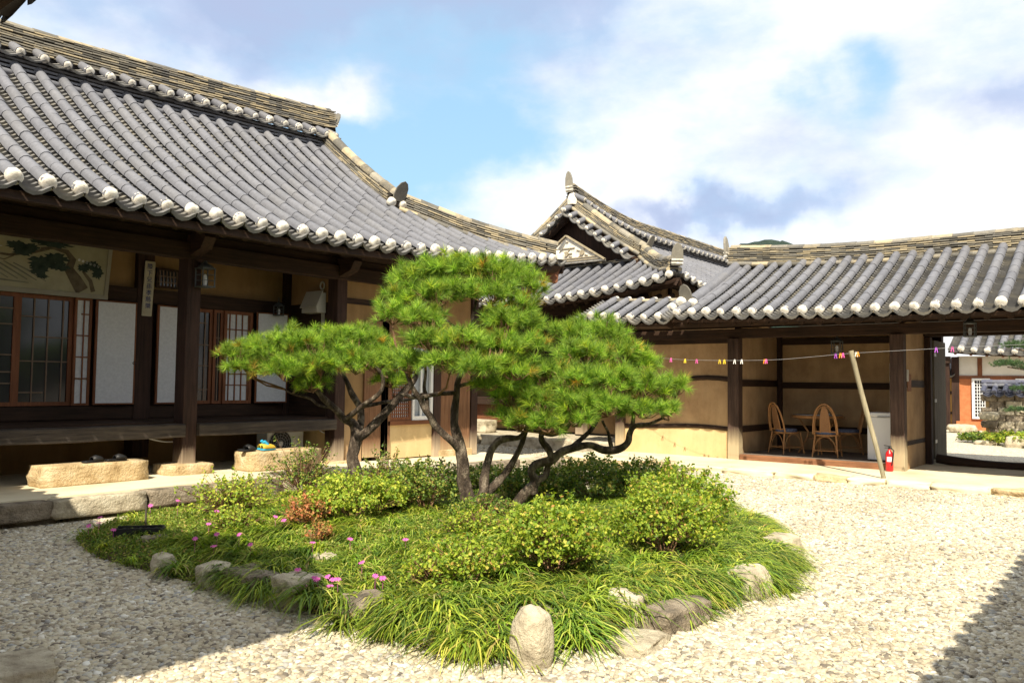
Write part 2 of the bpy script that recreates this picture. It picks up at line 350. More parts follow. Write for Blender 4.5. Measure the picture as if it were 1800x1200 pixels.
def tiles(roof, S, rows, sp, vtop, vbot=lambda a: 0, caps=True, rafters=None, capsc=1.0, r=.075):
    cov = MB(); pan = MB()
    for a in rows:
        v1 = vtop(a); v0 = vbot(a)
        if v1-v0 < .12: continue
        cover_row(cov, S, a, v0, v1, r)
        if caps:
            t, e, n = S.frame(a, v0); put_cap(roof, S.P(a, v0)+n*.035-t*.01, -t, e, n, capsc)
    for a in [rows[0]-sp]+list(rows):
        am = a+sp/2; v1 = max(vtop(am), min(vtop(a), vtop(am+sp/2)) if False else vtop(am)); v0 = vbot(am)
        if v1-v0 > .1: pan_row(pan, S, am, sp-.03, v0-.09, v1)
    cov.build('cover_tiles', M['tile'], roof); pan.build('pan_tiles', M['pan'], roof)
    if rafters:
        step, rr, vin, m, a0, a1 = rafters; a = a0
        while a < a1:
            b = MB(); t, e, n = S.frame(a, .2); v_in = min(vin, max(.6, vtop(a)))
            pts = [S.P(a, v)-S.frame(a, max(v, .05))[2]*(.23+.0*v) for v in (.18, .5, v_in)]
            b.tube(pts, [rr*.93, rr, rr], 9); b.build('rafter', m, roof); a += step
def deck(mb, S, a0, a1, vtop, na=24, nv=6, th=.16, vb=-.03):
    """boarded body of a slope, top skin and underside, closed at the rim"""
    g = []
    for i in range(na+1):
        a = a0+(a1-a0)*i/na; vt = max(vtop(a), .02)
        col = []
        for j in range(nv+1):
            v = vb+(vt-vb)*j/nv; n = S.frame(a, max(v, 0))[2]; p = S.P(a, v); col.append((p-n*.085, p-n*(.085+th*(.35 if j == 0 else 1))))
        g.append(col)
    W = nv+1; vs = [g[i][j][q] for q in (0, 1) for i in range(na+1) for j in range(W)]; K = (na+1)*W
    fs = []
    for i in range(na):
        for j in range(nv):
            A = i*W+j; fs.append((A, A+1, A+W+1, A+W)); fs.append((K+A, K+A+W, K+A+W+1, K+A+1))
        for j in (0, nv): A = i*W+j; fs.append((A, A+W, K+A+W, K+A))
    for i in (0, na):
        for j in range(nv): A = i*W+j; fs.append((A, A+1, K+A+1, K+A))
    mb.add(vs, fs)
def resample(pts, d):
    pts = [Vector(p) for p in pts]; out = [pts[0]]; rem = d
    for p, q in zip(pts, pts[1:]):
        L = (q-p).length; t = rem
        while t <= L: out.append(p+(q-p)*(t/L)); t += d
        rem = t-L
    if (out[-1]-pts[-1]).length > d*.3: out.append(pts[-1])
    else: out[-1] = pts[-1]
    return out
def smooth_path(ctrl, n=8):
    P_ = [Vector(c) for c in ctrl]; P_ = [2*P_[0]-P_[1]]+P_+[2*P_[-1]-P_[-2]]; out = []
    for i in range(1, len(P_)-2):
        for k in range(n):
            t = k/n; a, b, c, d = P_[i-1:i+3]
            out.append(.5*((2*b)+(-a+c)*t+(2*a-5*b+4*c-d)*t*t+(-a+3*b-3*c+d)*t**3))
    out.append(P_[-2]); return out
def ridge(roof, ctrl, w=.26, layers=7, th=.040, cap_r=.085, name='ridge', base=True, smooth=True, m=None):
    """stack of flat tile courses with a half-round cap, laid along a curve (points are the foot of the stack)"""
    path = smooth_path(ctrl) if smooth else [Vector(c) for c in ctrl]; m = m or M['ridge']
    st = MB(); core = MB()
    H = layers*th
    for p, q in zip(path, path[1:]): core.bar(p+Vector((0, 0, H/2-.04)), q+Vector((0, 0, H/2-.04)), w*.72, H+.09)
    for i in range(layers):
        seg = resample(path, .27); off = (i % 2)*.5
        for j in range(len(seg)-1):
            p, q = seg[j], seg[j+1]; d = q-p; p2 = p+d*off*.9 if j or True else p; q2 = q+d*off*.9
            if off and j == len(seg)-2: q2 = q
            jz = rnd.uniform(-.006, .006); ww = w*(1+rnd.uniform(-.05, .05))*(1-.05*i/layers)
            z = Vector((0, 0, i*th+th*.5+jz)); st.bar(p2+z+d*.01, q2+z-d*.01+Vector((0, 0, rnd.uniform(-.005, .005))), ww, th*.52)
    top = resample(path, .33); capb = MB()
    for p, q in zip(top, top[1:]):
        d = (q-p).normalized(); sd = d.cross(Vector((0, 0, 1))).normalized(); u = sd.cross(d).normalized(); vs = []
        jr = rnd.uniform(.95, 1.05)
        for c, rr in ((p, cap_r*jr*1.04), (q+d*.01, cap_r*jr*.96)):
            for k in range(8):
                an = math.radians(-100+200*k/7); vs.append(c+u*(H-.015)+(u*math.cos(an)*1.0+sd*math.sin(an)*1.15)*rr)
        capb.add(vs, [(k, k+1, k+9, k+8) for k in range(7)], True); capb.add(vs[:8], [tuple(range(8))]); capb.add(vs[8:], [tuple(range(8))[::-1]])
    if base:
        for sgn in (-1, 1):
            for p, q in zip(top, top[1:]):
                d = (q-p).normalized(); sd = d.cross(Vector((0, 0, 1))).normalized(); o = sd*(sgn*w*.5)
                capb.tube([p+o-Vector((0, 0, .0)), q+o-Vector((0, 0, .0))], [.052, .047], 8)
    r_ = st.build(name, m, roof); core.build('ridge_bedding', M['ridge_core'], roof); capb.build('ridge_cap', M['tile'] if m is M['tile'] else m, roof)
    return r_
def tablet(roof, c, out, w=.27, h=.34, lean=.25, th=.045):
    """arched end tile standing at the end of a ridge"""
    out = Vector(out).normalized(); sd = out.cross(Vector((0, 0, 1))).normalized(); u = (Vector((0, 0, 1))+out*lean).normalized(); b = MB()
    pts = [(-.5, 0), (.5, 0), (.56, .35), (.5, .68), (.3, .92), (0, 1.03), (-.3, .92), (-.5, .68), (-.56, .35)]
    b.plate([Vector(c)+sd*(x*w)+u*(y*h) for x, y in pts], out, th)
    if th > .04:
        bd = MB()
        for q in (.12, .27): bd.bar(Vector(c)+sd*(-.53*w)+u*(h*q)+out*(th*.6), Vector(c)+sd*(.53*w)+u*(h*q)+out*(th*.6), th*1.3, h*.07, up=tuple(u))
        bd.build('mortar_band', M['mortar'], roof)
    o = b.build('ridge_end_tile', M['ridge'], roof); bevel(o, .008); return o
def mini_eave(roof, path, side, sp, drop=.16, out=.30, z=.0, capsc=.8):
    """row of short tiles leaning out under a main ridge, white plug at each end"""
    pts = resample(path, sp); cov = MB(); pan = MB(); side = Vector(side)
    for i, p in enumerate(pts):
        e = (pts[min(i+1, len(pts)-1)]-pts[max(i-1, 0)]).normalized()
        a = p+Vector((0, 0, z+.02)); b_ = a+side*out-Vector((0, 0, drop)); t = (b_-a).normalized(); n = e.cross(t).normalized()
        if n.z < 0: n = -n
        cov.tube([b_, a], [.07, .062], 10); put_cap(roof, b_+t*.0, t, e, n, capsc)
        if i < len(pts)-1:
            m_ = 6; mid = e*(sp/2)
            for kk in range(3):
                vs = []
                for c0, hh in ((b_+t*(.05-kk*.09), -.012), (b_+t*(.05-kk*.09), .012), (b_-t*(.04+kk*.09), .0)):
                    for k in range(m_):
                        x = -1+2*k/(m_-1); vs.append(c0+mid+e*(x*sp*.48)+n*(hh-.07+.06*x*x))
                pan.add(vs, [(q*m_+k, q*m_+k+1, (q+1)*m_+k+1, (q+1)*m_+k) for q in (0, 1) for k in range(m_-1)])
    cov.build('ridge_eave_tiles', M['tile'], roof); pan.build('ridge_pan_tiles', M['pan'], roof)
# ================================================================== ground
g = MB(); R_ = 900
g.add([(-R_, -R_, -.02), (R_, -R_, -.02), (R_, R_, -.02), (-R_, R_, -.02)], [(0, 1, 2, 3)])
def gravel_mat():
    m, nt, b = mat('gravel_bed', .95, .2)
    tc = nt.nodes.new('ShaderNodeTexCoord'); v = node(nt, 'ShaderNodeTexVoronoi', Scale=40.0); nt.links.new(tc.outputs['Object'], v.inputs['Vector'])
    sp_ = nt.nodes.new('ShaderNodeSeparateColor'); nt.links.new(v.outputs['Color'], sp_.inputs[0])
    c = ramp(nt, sp_.outputs[0], [(0, (.16, .13, .1)), (.4, (.34, .29, .22)), (.8, (.46, .41, .32)), (1, (.6, .55, .45))])  # shade between the loose pebbles is put into the bed's darkened colours
    c = mixc(nt, ramp(nt, v.outputs['Distance'], [(.35, (0, 0, 0)), (.75, (1, 1, 1))]), c, (.16, .12, .08))
    nt.links.new(c, b.inputs['Base Color']); bn = node(nt, 'ShaderNodeBump', Strength=.8, Distance=.012); bn.invert = True
    nt.links.new(v.outputs['Distance'], bn.inputs['Height']); nt.links.new(bn.outputs[0], b.inputs['Normal']); return m
M['gravel'] = gravel_mat()
gr = g.build('ground', M['gravel']); gr['kind'] = 'structure'
# far hill showing over the roofs
hb = MB(); nh = 90
hv = []
for i in range(nh+1):
    for j in range(nh+1):
        x = -1+2*i/nh; y = -1+2*j/nh; hgt = 55.6*math.exp(-(x*x+y*y)*6.5)+4*noise.fractal(Vector((x*6, y*6, 3)), .8, 2, 5)+1.6*noise.noise(Vector((x*40, y*40, 1)))
        hv.append((291+x*120, 111+y*120, hgt*max(0, 1-max(abs(x), abs(y))**4)-.5))
hb.add(hv, [(i*(nh+1)+j, (i+1)*(nh+1)+j, (i+1)*(nh+1)+j+1, i*(nh+1)+j+1) for i in range(nh) for j in range(nh)])
M['hill'] = noisemat('wooded_hill', (.02, .04, .03), (.05, .08, .06), .3, 1, 1.0, 2.0)
hl = hb.build('hill', M['hill']); hl['kind'] = 'structure'
# ================================================================== MAIN HALL (left)
hall = thing('main_hall', 'large timber hall with curved grey tile roof, raised wooden porch and paper doors', 'building', (6, 11, 0))
SPL = .309
def liftL(a):   # a = world x
    return .40*max(0, (a-6.2)/6.2)**1.7
SL = Slope((0, 8.6, 3.40), (1, 0, 0), (0, 1, 0), 3.9, .5, .040, liftL)
SL.rl = lambda a: .17*max(0, (a-4)/6)**1.5 if a < 10.4 else 0
XC, XG, VD = 12.42, 9.68, 1.85
vtL = lambda a: 3.66 if a < XG else max(0, (XC-a)/(XC-XG)*VD)
SLs = Slope((XC, 16.4, 3.40), (0, -1, 0), (-1, 0, 0), 3.9, .5, .043, lambda a: .40*max(0, (a-1.6)/6.2)**1.7+.40*max(0, (6.2-a)/6.2)**1.7)
vtS = lambda a: max(0, min(XC-XG-.3, a*1.33-.3, (7.8-a)*1.33-.4))
SLb = Slope((0, 16.4, 3.40), (1, 0, 0), (0, -1, 0), 3.9, .5, .043, liftL)
rb = MB(); deck(rb, SL, 0, XC-.02, vtL, 40); deck(rb, SLs, .02, 7.78, vtS, 24); deck(rb, SLb, 0, XC-.02, vtL, 30)
rb.plate([(XG+.0, 10.2, 4.2), (XG, 14.8, 4.2), (XG, 12.5, 5.9)], (-1, 0, 0), .08)
roofL = rb.build('roof', M['wood_x'], hall)
rowsL = [.29+SPL*k for k in range(40) if .29+SPL*k < XC-.12]
tiles(roofL, SL, rowsL, SPL, vtL, rafters=(.309, .062, 2.1, M['wood_y'], 1.5, 11.9))
tiles(roofL, SLs, [.25+.3*k for k in range(25)], .3, vtS, rafters=(.45, .06, 1.2, M['wood_x'], .6, 7.5))
# tiles of the corner itself
def zL(x, y): return SL.P(x, y-8.6)
# main ridge: dark foot course, little eave with white plugs, stacked courses, cap
ry = 12.5
rc = lambda x: 5.82+.20*max(0, (x-4)/6)**1.5
base_path = [(x, ry, rc(x)) for x in (0, 1.5, 3, 4.5, 6, 7.5, 8.8, 9.78)]
bp = smooth_path(base_path)
ridge(roofL, [(x, y-.14, z-.16) for x, y, z in base_path], w=.36, layers=4, th=.06, name='ridge_foot', m=M['tile'])
mini_eave(roofL, [p+Vector((0, -.12, .27)) for p in bp], (0, -1, 0), SPL, capsc=.85)
ridge(roofL, [(x, y, z+.24+.12*max(0, (x-4)/6)) for x, y, z in base_path]+[(10.0, ry, rc(10)+.38)], w=.30, layers=9, th=.038, base=False, name='main_ridge')
tablet(roofL, (10.0, ry, rc(10)+.42), (1, 0, 0), .22, .36, .45)
# verge ridge down the slope, then the hip ridge to the corner
vp = [SL.P(XG, v)+Vector((.0, 0, .0)) for v in (3.72, 3.2, 2.6, 2.1, 1.78)]
ridge(roofL, [p+Vector((0, 0, .02)) for p in vp], w=.25, layers=7, th=.038, name='verge_ridge', m=None)
hp = []
for t in (0, .2, .4, .6, .8, .93):
    x = XG+.12+(XC-XG-.12)*t; hp.append(SL.P(x, max(0.02, (XC-x)/(XC-XG)*VD)))
ridge(roofL, [p+Vector((0, 0, .0)) for p in hp], w=.25, layers=7, th=.038, name='hip_ridge')
tablet(roofL, tuple(vp[-1]+Vector((.0, -.12, .12))), (0, -1, .0), .26, .36, .55, .03)
d_ = (hp[-1]-hp[-2]).normalized(); tablet(roofL, tuple(hp[-1]+Vector((.02, -.02, .06))), (d_.x, d_.y, 0), .24, .34, .6, .03)
t, e, n = SL.frame(XG, 1.7); put_cap(roofL, vp[-1]+Vector((-.14, -.16, .06)), -t, e, n, 1.1); put_cap(roofL, vp[-1]+Vector((.12, -.16, .06)), -t, e, n, 1.0)
b = MB(); b.lathe(tuple(hp[-1]+Vector((.06, -.06, .0))), [(.12, -.02), (.13, .06), (.09, .14), (.02, .16)], 10); b.build('mortar_cap', M['mortar'], roofL)
# hip rafter end and soffit fascia
child(roofL, 'hip_rafter', M['redwood_x'], lambda b: b.bar((10.6, 10.3, 3.9), (XC-.1, 8.7, 3.50), .18, .24))
child(roofL, 'eave_board', M['wood_x'], lambda b: [b.bar(SL.P(a, .06)-Vector((0, 0, .17)), SL.P(a+.6, .06)-Vector((0, 0, .17)), .10, .07) for a in [k*.6 for k in range(20)]])
# --- timber frame
def P4(x0, y0, z0, x1, y1, z1): return lambda b: b.box((x0, y0, z0), (x1, y1, z1))
for x in (2.8, 5.68, 8.19): child(hall, 'post', M['post'], P4(x, 9.98, .39 if x < 8 else .24, x+.2, 10.22, 3.42), .012)
for x in (3.0, 5.62, 8.1): child(hall, 'post', M['wood_z'], P4(x, 11.18, .4, x+.24, 11.42, 3.9), .01)
for x in (9.15, 10.42, 11.42): child(hall, 'post', M['post'], P4(x+.003, 10.0, .18, x+.18, 10.2, 3.3), .01)
child(hall, 'lintel_beam', M['wood_x'], P4(1.0, 9.97, 3.10, 11.62, 10.15, 3.32), .01)
child(hall, 'purlin', M['wood_x'], lambda b: b.tube([(1, 10.12, 3.56), (11.9, 10.12, 3.56)], .13, 12))
child(hall, 'purlin_support', M['wood_x'], P4(1.0, 10.03, 3.323, 11.62, 10.15, 3.44))
for x in (2.76, 5.66, 8.17, 11.42): child(hall, 'bracket', M['wood_y'], lambda b: b.plate([(x+.04, 9.62, 3.36), (x+.04, 9.72, 3.22), (x+.04, 9.97, 3.14), (x+.04, 9.97, 3.42), (x+.04, 9.66, 3.42)], (1, 0, 0), .16))
for x in (2.77, 5.65, 8.16): child(hall, 'cross_beam', M['wood_y'], P4(x+.03, 10.25, 3.27, x+.22, 11.2, 3.5), .01)
# porch
def wobbly(y0, z0, z1, xa, xb, d):
    def fn(b):
        nn = 14; prev = None; vs = []
        for i in range(nn+1):
            x = xa+(xb-xa)*i/nn; j = lambda s_: .016*noise.noise(Vector((x*1.3, s_, 0)))
            vs += [(x, y0+j(1), z0+j(2)), (x, y0+d, z0+j(2)), (x, y0+d, z1+j(3)*.4), (x, y0+j(4), z1+j(3)*.4)]
        fs = [(i*4+k, i*4+(k+1) % 4, (i+1)*4+(k+1) % 4, (i+1)*4+k) for i in range(nn) for k in range(4)]
        b.add(vs, fs); b.add(vs[:4], [(3, 2, 1, 0)]); b.add(vs[-4:], [(0, 1, 2, 3)])
    return fn
child(hall, 'porch_beam', M['beam'], wobbly(9.90, .75, .925, 1.0, 5.675, .2), .015)
child(hall, 'porch_beam', M['beam'], wobbly(9.92, .755, .92, 5.885, 8.185, .2), .015)
def planks(b):
    y = 10.12
    while y < 11.15: b.box((1.0, y, .90), (8.18, y+.165, .945)); y += .17
child(hall, 'porch_floor', M['wood_x'], planks)
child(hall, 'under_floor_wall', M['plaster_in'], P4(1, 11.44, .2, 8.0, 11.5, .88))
child(hall, 'door_sill', M['wood_x'], P4(1, 11.20, .95, 8.1, 11.4, 1.13), .008)
child(hall, 'door_head', M['wood_x'], P4(1, 11.195, 2.575, 8.1, 11.4, 2.78), .008)
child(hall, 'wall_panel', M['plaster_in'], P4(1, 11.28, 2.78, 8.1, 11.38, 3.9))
child(hall, 'wall_panel', M['wood_z'], P4(1, 11.40, .9, 8.1, 11.46, 2.8))
# paper doors and sliding lattice windows
def lattice(x0, x1, z0, z1, y, vx, hz, name='lattice_door', back='glass', geo=True, fm='redwood', lm='redwood', th=.05):
    p = child(hall, name, M[fm], lambda b: [b.box((x0, y, z0), (x0+th, y+.035, z1)), b.box((x1-th, y, z0), (x1, y+.035, z1)),
        b.box((x0+th, y, z0), (x1-th, y+.035, z0+th)), b.box((x0+th, y, z1-th), (x1-th, y+.035, z1))])
    def bars(b):
        for q in vx: b.box((x0+(x1-x0)*q-.008, y+.006, z0+th), (x0+(x1-x0)*q+.008, y+.02, z1-th))
        for q, a, c in hz: b.box((x0+(x1-x0)*a, y+.004, z0+(z1-z0)*q-.008), (x0+(x1-x0)*c, y+.022, z0+(z1-z0)*q+.008))
    child(p, 'lattice', M[lm], bars)
    child(p, 'pane', M[back], P4(x0+th*.9, y+.024, z0+th*.9, x1-th*.9, y+.03, z1-th*.9)); return p
def glass_mat():
    m, nt, b = mat('dark_window_glass', .12, .5); b.inputs['Base Color'].default_value = (.035, .035, .04, 1); return m
M['glass'] = glass_mat()
M['latt_dim'] = noisemat('pale_lattice', (.16, .11, .08), (.2, .14, .1), 5, .7, 0)
hz1 = [(.2, 0, 1), (.45, 0, 1), (.72, .0, 1), (.3, .55, 1), (.6, 0, .4), (.86, .5, 1)]
lattice(1.9, 2.9, 1.14, 2.57, 11.22, (.3, .6, .8), hz1, lm='latt_dim')
lattice(3.25, 4.12, 1.14, 2.57, 11.22, (.25, .5, .75), hz1, lm='latt_dim')
lattice(4.12, 4.80, 1.14, 2.57, 11.25, (.3, .55, .82), [(.12, 0, .5), (.4, .0, 1), (.62, .3, 1), (.8, 0, .6)], lm='latt_dim')
lattice(4.80, 5.02, 1.14, 2.57, 11.20, (.55,), [(.25, 0, 1), (.45, 0, 1), (.65, 0, 1), (.85, .4, 1)], 'narrow_lattice_door', 'paper', th=.03)
lattice(6.35, 6.84, 1.14, 2.57, 11.25, (.4, .75), [(.15, .3, 1), (.4, 0, 1), (.62, .2, 1), (.85, 0, .8)], lm='latt_dim')
lattice(6.84, 7.0, 1.14, 2.57, 11.22, (.5,), [(.4, 0, 1), (.7, 0, 1)], lm='latt_dim', th=.045)
lattice(7.0, 7.5, 1.14, 2.57, 11.19, (.2, .42, .64, .86), [(.2, 0, 1), (.8, 0, 1), (.32, .2, 1), (.68, .2, 1)], 'narrow_lattice_door', 'paper')
def leaf(x0, y0, x1, y1, z0=1.17, z1=2.53):
    d = Vector((x1-x0, y1-y0, 0)); L_ = d.length; d.normalize(); nn = Vector((d.y, -d.x, 0))
    def fr(b):
        for a in (.0175, L_-.0175): b.bar(Vector((x0, y0, z0))+d*a, Vector((x0, y0, z1))+d*a, .035, .035, up=tuple(nn))
        for z in (z0+.0175, z1-.0175): b.bar(Vector((x0, y0, z))+d*.035, Vector((x0, y0, z))+d*(L_-.035), .035, .035)
    p = child(hall, 'paper_door', M['redwood'], fr)
    q = child(p, 'paper', M['paper'], lambda b: b.bar(Vector((x0, y0, (z0+z1)/2))+d*.025+nn*.02, Vector((x0, y0, (z0+z1)/2))+d*(L_-.025)+nn*.02, .012, z1-z0-.04))
    child(p, 'ring_handle', M['black'], lambda b: b.tube([Vector((x0, y0, 1.72))+d*(L_-.02)+nn*.03+Vector((math.sin(a)*.02, 0, math.cos(a)*.02)) for a in [k*PI/5 for k in range(11)]], .004, 5)); return p
leaf(5.05, 11.16, 5.585, 11.12, 1.15, 2.56); leaf(5.90, 11.14, 6.36, 11.16, 1.15, 2.56); leaf(7.53, 11.14, 8.04, 11.02, 1.15, 2.58)
lattice(5.9, 6.25, 2.82, 3.1, 11.2, (.15, .3, .45, .6, .75, .9), [(.3, 0, 1), (.6, 0, 1)], 'vent_window', 'glass', fm='wood_x', lm='latt_dim', th=.03)
# side room flush with the porch front
child(hall, 'side_wall', M['wood_y'], P4(8.21, 10.23, .9, 8.27, 11.18, 2.75))
child(hall, 'side_wall', M['plaster_in'], P4(8.21, 10.23, 2.75, 8.27, 11.18, 3.6))
child(hall, 'side_wall', M['plaster_lo'], P4(8.21, 10.23, .2, 8.27, 11.3, .75))
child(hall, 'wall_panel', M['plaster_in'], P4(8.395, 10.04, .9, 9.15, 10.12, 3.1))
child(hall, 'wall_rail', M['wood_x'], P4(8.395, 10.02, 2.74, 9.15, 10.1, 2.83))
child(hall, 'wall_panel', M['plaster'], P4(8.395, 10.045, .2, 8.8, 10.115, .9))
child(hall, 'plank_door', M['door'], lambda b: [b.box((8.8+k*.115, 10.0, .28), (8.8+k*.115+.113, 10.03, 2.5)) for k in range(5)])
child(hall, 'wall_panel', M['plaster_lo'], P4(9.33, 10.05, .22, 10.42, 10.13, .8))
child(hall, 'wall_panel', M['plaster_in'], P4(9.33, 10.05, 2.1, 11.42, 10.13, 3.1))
child(hall, 'window_sill', M['redwood_x'], P4(9.33, 10.0, .78, 10.42, 10.16, .85))
lattice(9.36, 9.88, .85, 2.1, 10.02, [k/11 for k in range(1, 11)], [(k/22, .1, .9) for k in range(2, 21)], 'lattice_window', 'paper', th=.06)
w_ = child(hall, 'white_window', M['white'], lambda b: [b.box((9.9, 10.01, .85), (9.95, 10.06, 2.1)), b.box((10.34, 10.01, .85), (10.4, 10.06, 2.1)), b.box((9.95, 10.01, .85), (10.34, 10.06, .92)), b.box((10.1, 10.02, .92), (10.14, 10.05, 2.1))])
M['curtain'] = noisemat('window_glass_pale', (.3, .33, .36), (.4, .42, .44), 3, .2, 0, spec=.6)
child(w_, 'pane', M['curtain'], P4(9.95, 10.065, .9, 10.34, 10.07, 2.1))
for x in (10.6, 11.0): child(hall, 'plank_door', M['door'], lambda b: [b.box((x+k*.098, 10.01, .3), (x+k*.098+.096, 10.045, 2.1)) for k in range(4)])
child(hall, 'door_sill', M['granite'], P4(10.56, 9.97, .14, 11.43, 10.2, .3), .01)
child(hall, 'gable_end_wall', M['plaster'], P4(11.45, 10.2, .2, 11.55, 15, 3.4))
child(hall, 'inner_wall', M['wood_z'], P4(8.0, 11.5, .2, 11.45, 11.6, 3.4))
# terrace under the hall
tb = MB(); prof = [(0.9, .27), (5.5, .27), (8, .235), (10.5, .19), (12.15, .16)]
vs = []
for x, z in prof: vs += [(x, 8.98, z), (x, 15.5, z), (x, 15.5, -.3), (x, 8.98, -.3)]
tb.add(vs, [(i*4+k, i*4+(k+1) % 4, (i+1)*4+(k+1) % 4, (i+1)*4+k) for i in range(4) for k in range(4)]+[(0, 1, 2, 3), (16, 19, 18, 17)])
ter = tb.build('terrace', M['concrete'], hall)
def stone(name, c, size, m, parent=None, seed=0, amp=.13, sub=3, rot=0, box=.6, cuts=7):
    """irregular stone: a cube-sphere blend pushed about by noise; box 1 = blocky, 0 = round"""
    bm = bmesh.new(); bmesh.ops.create_cube(bm, size=2); bmesh.ops.subdivide_edges(bm, edges=bm.edges[:], cuts=cuts, use_grid_fill=True)
    R = Matrix.Rotation(rot, 3, 'Z'); sx, sy, sz = size
    for v in bm.verts:
        p = v.co.copy(); s_ = p.normalized()*1.05; q = p*box+s_*(1-box)
        o = Vector((seed*7.3, seed*3.1, seed*1.7)); q += s_*amp*(noise.noise(q*1.1+o)*1.3+.5*noise.noise(q*3+o)+.2*noise.noise(q*8+o)-.55*abs(noise.noise(q*2.3+o))-.25*abs(noise.noise(q*5+o)))
        q = Vector((q.x*sx/2, q.y*sy/2, q.z*sz/2)); v.co = R @ q+Vector(c)
    me = bpy.data.meshes.new(name); bm.to_mesh(me); bm.free(); me.materials.append(m)
    me.polygons.foreach_set('use_smooth', [True]*len(me.polygons)); o = bpy.data.objects.new(name, me); COL.objects.link(o)
    if parent: par(o, parent)
    return o
xs = [1.2, 2.1, 2.95, 3.62, 4.62, 5.42, 6.35, 7.15, 8.0, 8.9, 9.7, 10.6, 11.4, 12.1]
for i, (a, c) in enumerate(zip(xs, xs[1:])):
    z = np.interp((a+c)/2, [p[0] for p in prof], [p[1] for p in prof]); h = rnd.uniform(.16, .24)
    stone('edge_stone', ((a+c)/2, 8.93+rnd.uniform(-.03, .03), z-h/2-.01), (c-a+.02, .32, h), M['rock' if i % 3 else 'rock_pale'], hall, i, .10, rot=rnd.uniform(-.02, .02), box=.85)
for i in range(16): stone('edge_stone', (1.4+i*.68, 9.0, .04), (.5+rnd.random()*.25, .25, .16), M['rock'], hall, 40+i, .15, box=.7)
for x, y in ((2.9, 10.1), (5.76, 10.08)): stone('base_stone', (x, y, .32), (.62, .50, .17), M['granite'], hall, x, .06, box=.85)
stone('base_stone', (8.3, 10.12, .2), (.5, .46, .14), M['granite'], hall, 3, .06, box=.85)
# ================================================================== GATE RANGE (right)
gate = thing('gate_range', 'low gatehouse wing with tiled roof, ochre walls, open sitting room and gate passage', 'building', (15, 5, 0))
XE = 13.3
liftG = lambda a: .12*max(0, (a-3.2)/2.5)**2*0+.03*max(0, (a-6.2))
SG = Slope((XE, -2.2, 2.70), (0, 1, 0), (1, 0, 0), 2.75, .40, .021, liftG)     # a = y + 2.2
GY = 6.85                                                                        # left end of the main roof
vtG = lambda a: 2.72
SGb = Slope((18.9, -2.2, 2.98), (0, 1, 0), (-1, 0, 0), 2.85, .30, .006, liftG)
SG2 = Slope((XE, 6.95, 2.72), (0, 1, 0), (1, 0, 0), 1.0, .42, 0, lambda a: .10*max(0, a/1.8)**2, False)
vt2 = lambda a: .95
rb = MB(); deck(rb, SG, 0, GY+2.2, vtG, 20); deck(rb, SGb, 0, GY+2.2, lambda a: 2.8, 12); deck(rb, SG2, .02, 1.8, vt2, 6)
roofG = rb.build('roof', M['wood_y'], gate)
SPG = .2815
y0 = 5.93-.02
rowsG = sorted([y0+2.2-SPG*k for k in range(-3, 29) if y0+2.2-SPG*k > 0])
tiles(roofG, SG, rowsG, SPG, vtG, rafters=(.30, .055, 2.0, M['wood_x'], .2, 10.8))
tiles(roofG, SG2, [.18+.295*k for k in range(6)], .295, vt2, rafters=(.30, .055, .9, M['wood_x'], .1, 1.7))
tiles(roofG, SGb, [.3+.3*k for k in range(28)], .3, lambda a: 2.75, caps=False)
zr = lambda y: 3.84+.20*max(0, (y-3.2)/3.7)**2+.04*max(0, (1.5-y)/3)**1.5
ridge(roofG, [(16.05, y, zr(y)) for y in (-2.2, -.5, 1, 2.5, 4, 5.2, 6.2, 6.9)], w=.28, layers=9, th=.038, name='main_ridge')
tablet(roofG, (16.05, 6.95, zr(6.9)+.12), (0, 1, 0), .20, .48, .1)
vg = [SG.P(GY+2.2-.12, v)+Vector((0, 0, .02)) for v in (2.65, 2.1, 1.6, 1.1, .62)]
ridge(roofG, vg, w=.20, layers=2, th=.04, name='verge_ridge', m=M['tile'])
cover = MB(); [cover.tube([p+Vector((0, .22, -.02)), q+Vector((0, .22, -.02))], [.07, .066], 10) for p, q in zip(resample(vg, .33), resample(vg, .33)[1:])]
cover.build('verge_tiles', M['tile'], roofG)
tablet(roofG, tuple(vg[-1]+Vector((-.06, .08, .0))), (-1, .1, 0), .24, .36, .35, .035)
t, e, n = SG.frame(GY+2, .5)
for dx, dy, dz, sc_ in ((-.16, .18, .0, 1.3), (-.14, -.04, -.02, 1.25), (-.3, .30, -.10, 1.1)): put_cap(roofG, vg[-1]+Vector((dx, dy, dz)), -t, e, n, sc_)
ridge(roofG, [SG2.P(.05, .93), SG2.P(1.0, .93), SG2.P(1.75, .93)], w=.12, layers=1, th=.04, cap_r=.05, name='flat_ridge', base=False)
for k in range(6): put_cap(roofG, SG2.P(.18+.295*k, .98)+Vector((0, 0, .05)), Vector((-1, 0, 0)), Vector((0, -1, 0)), Vector((0, 0, 1)), .6)
b = MB(); b.plate([(13.9, 6.88, 2.86), (18.3, 6.88, 2.86), (16.05, 6.88, 3.92)], (0, 1, 0), .04); b.build('gable_board', M['wood_x'], roofG)
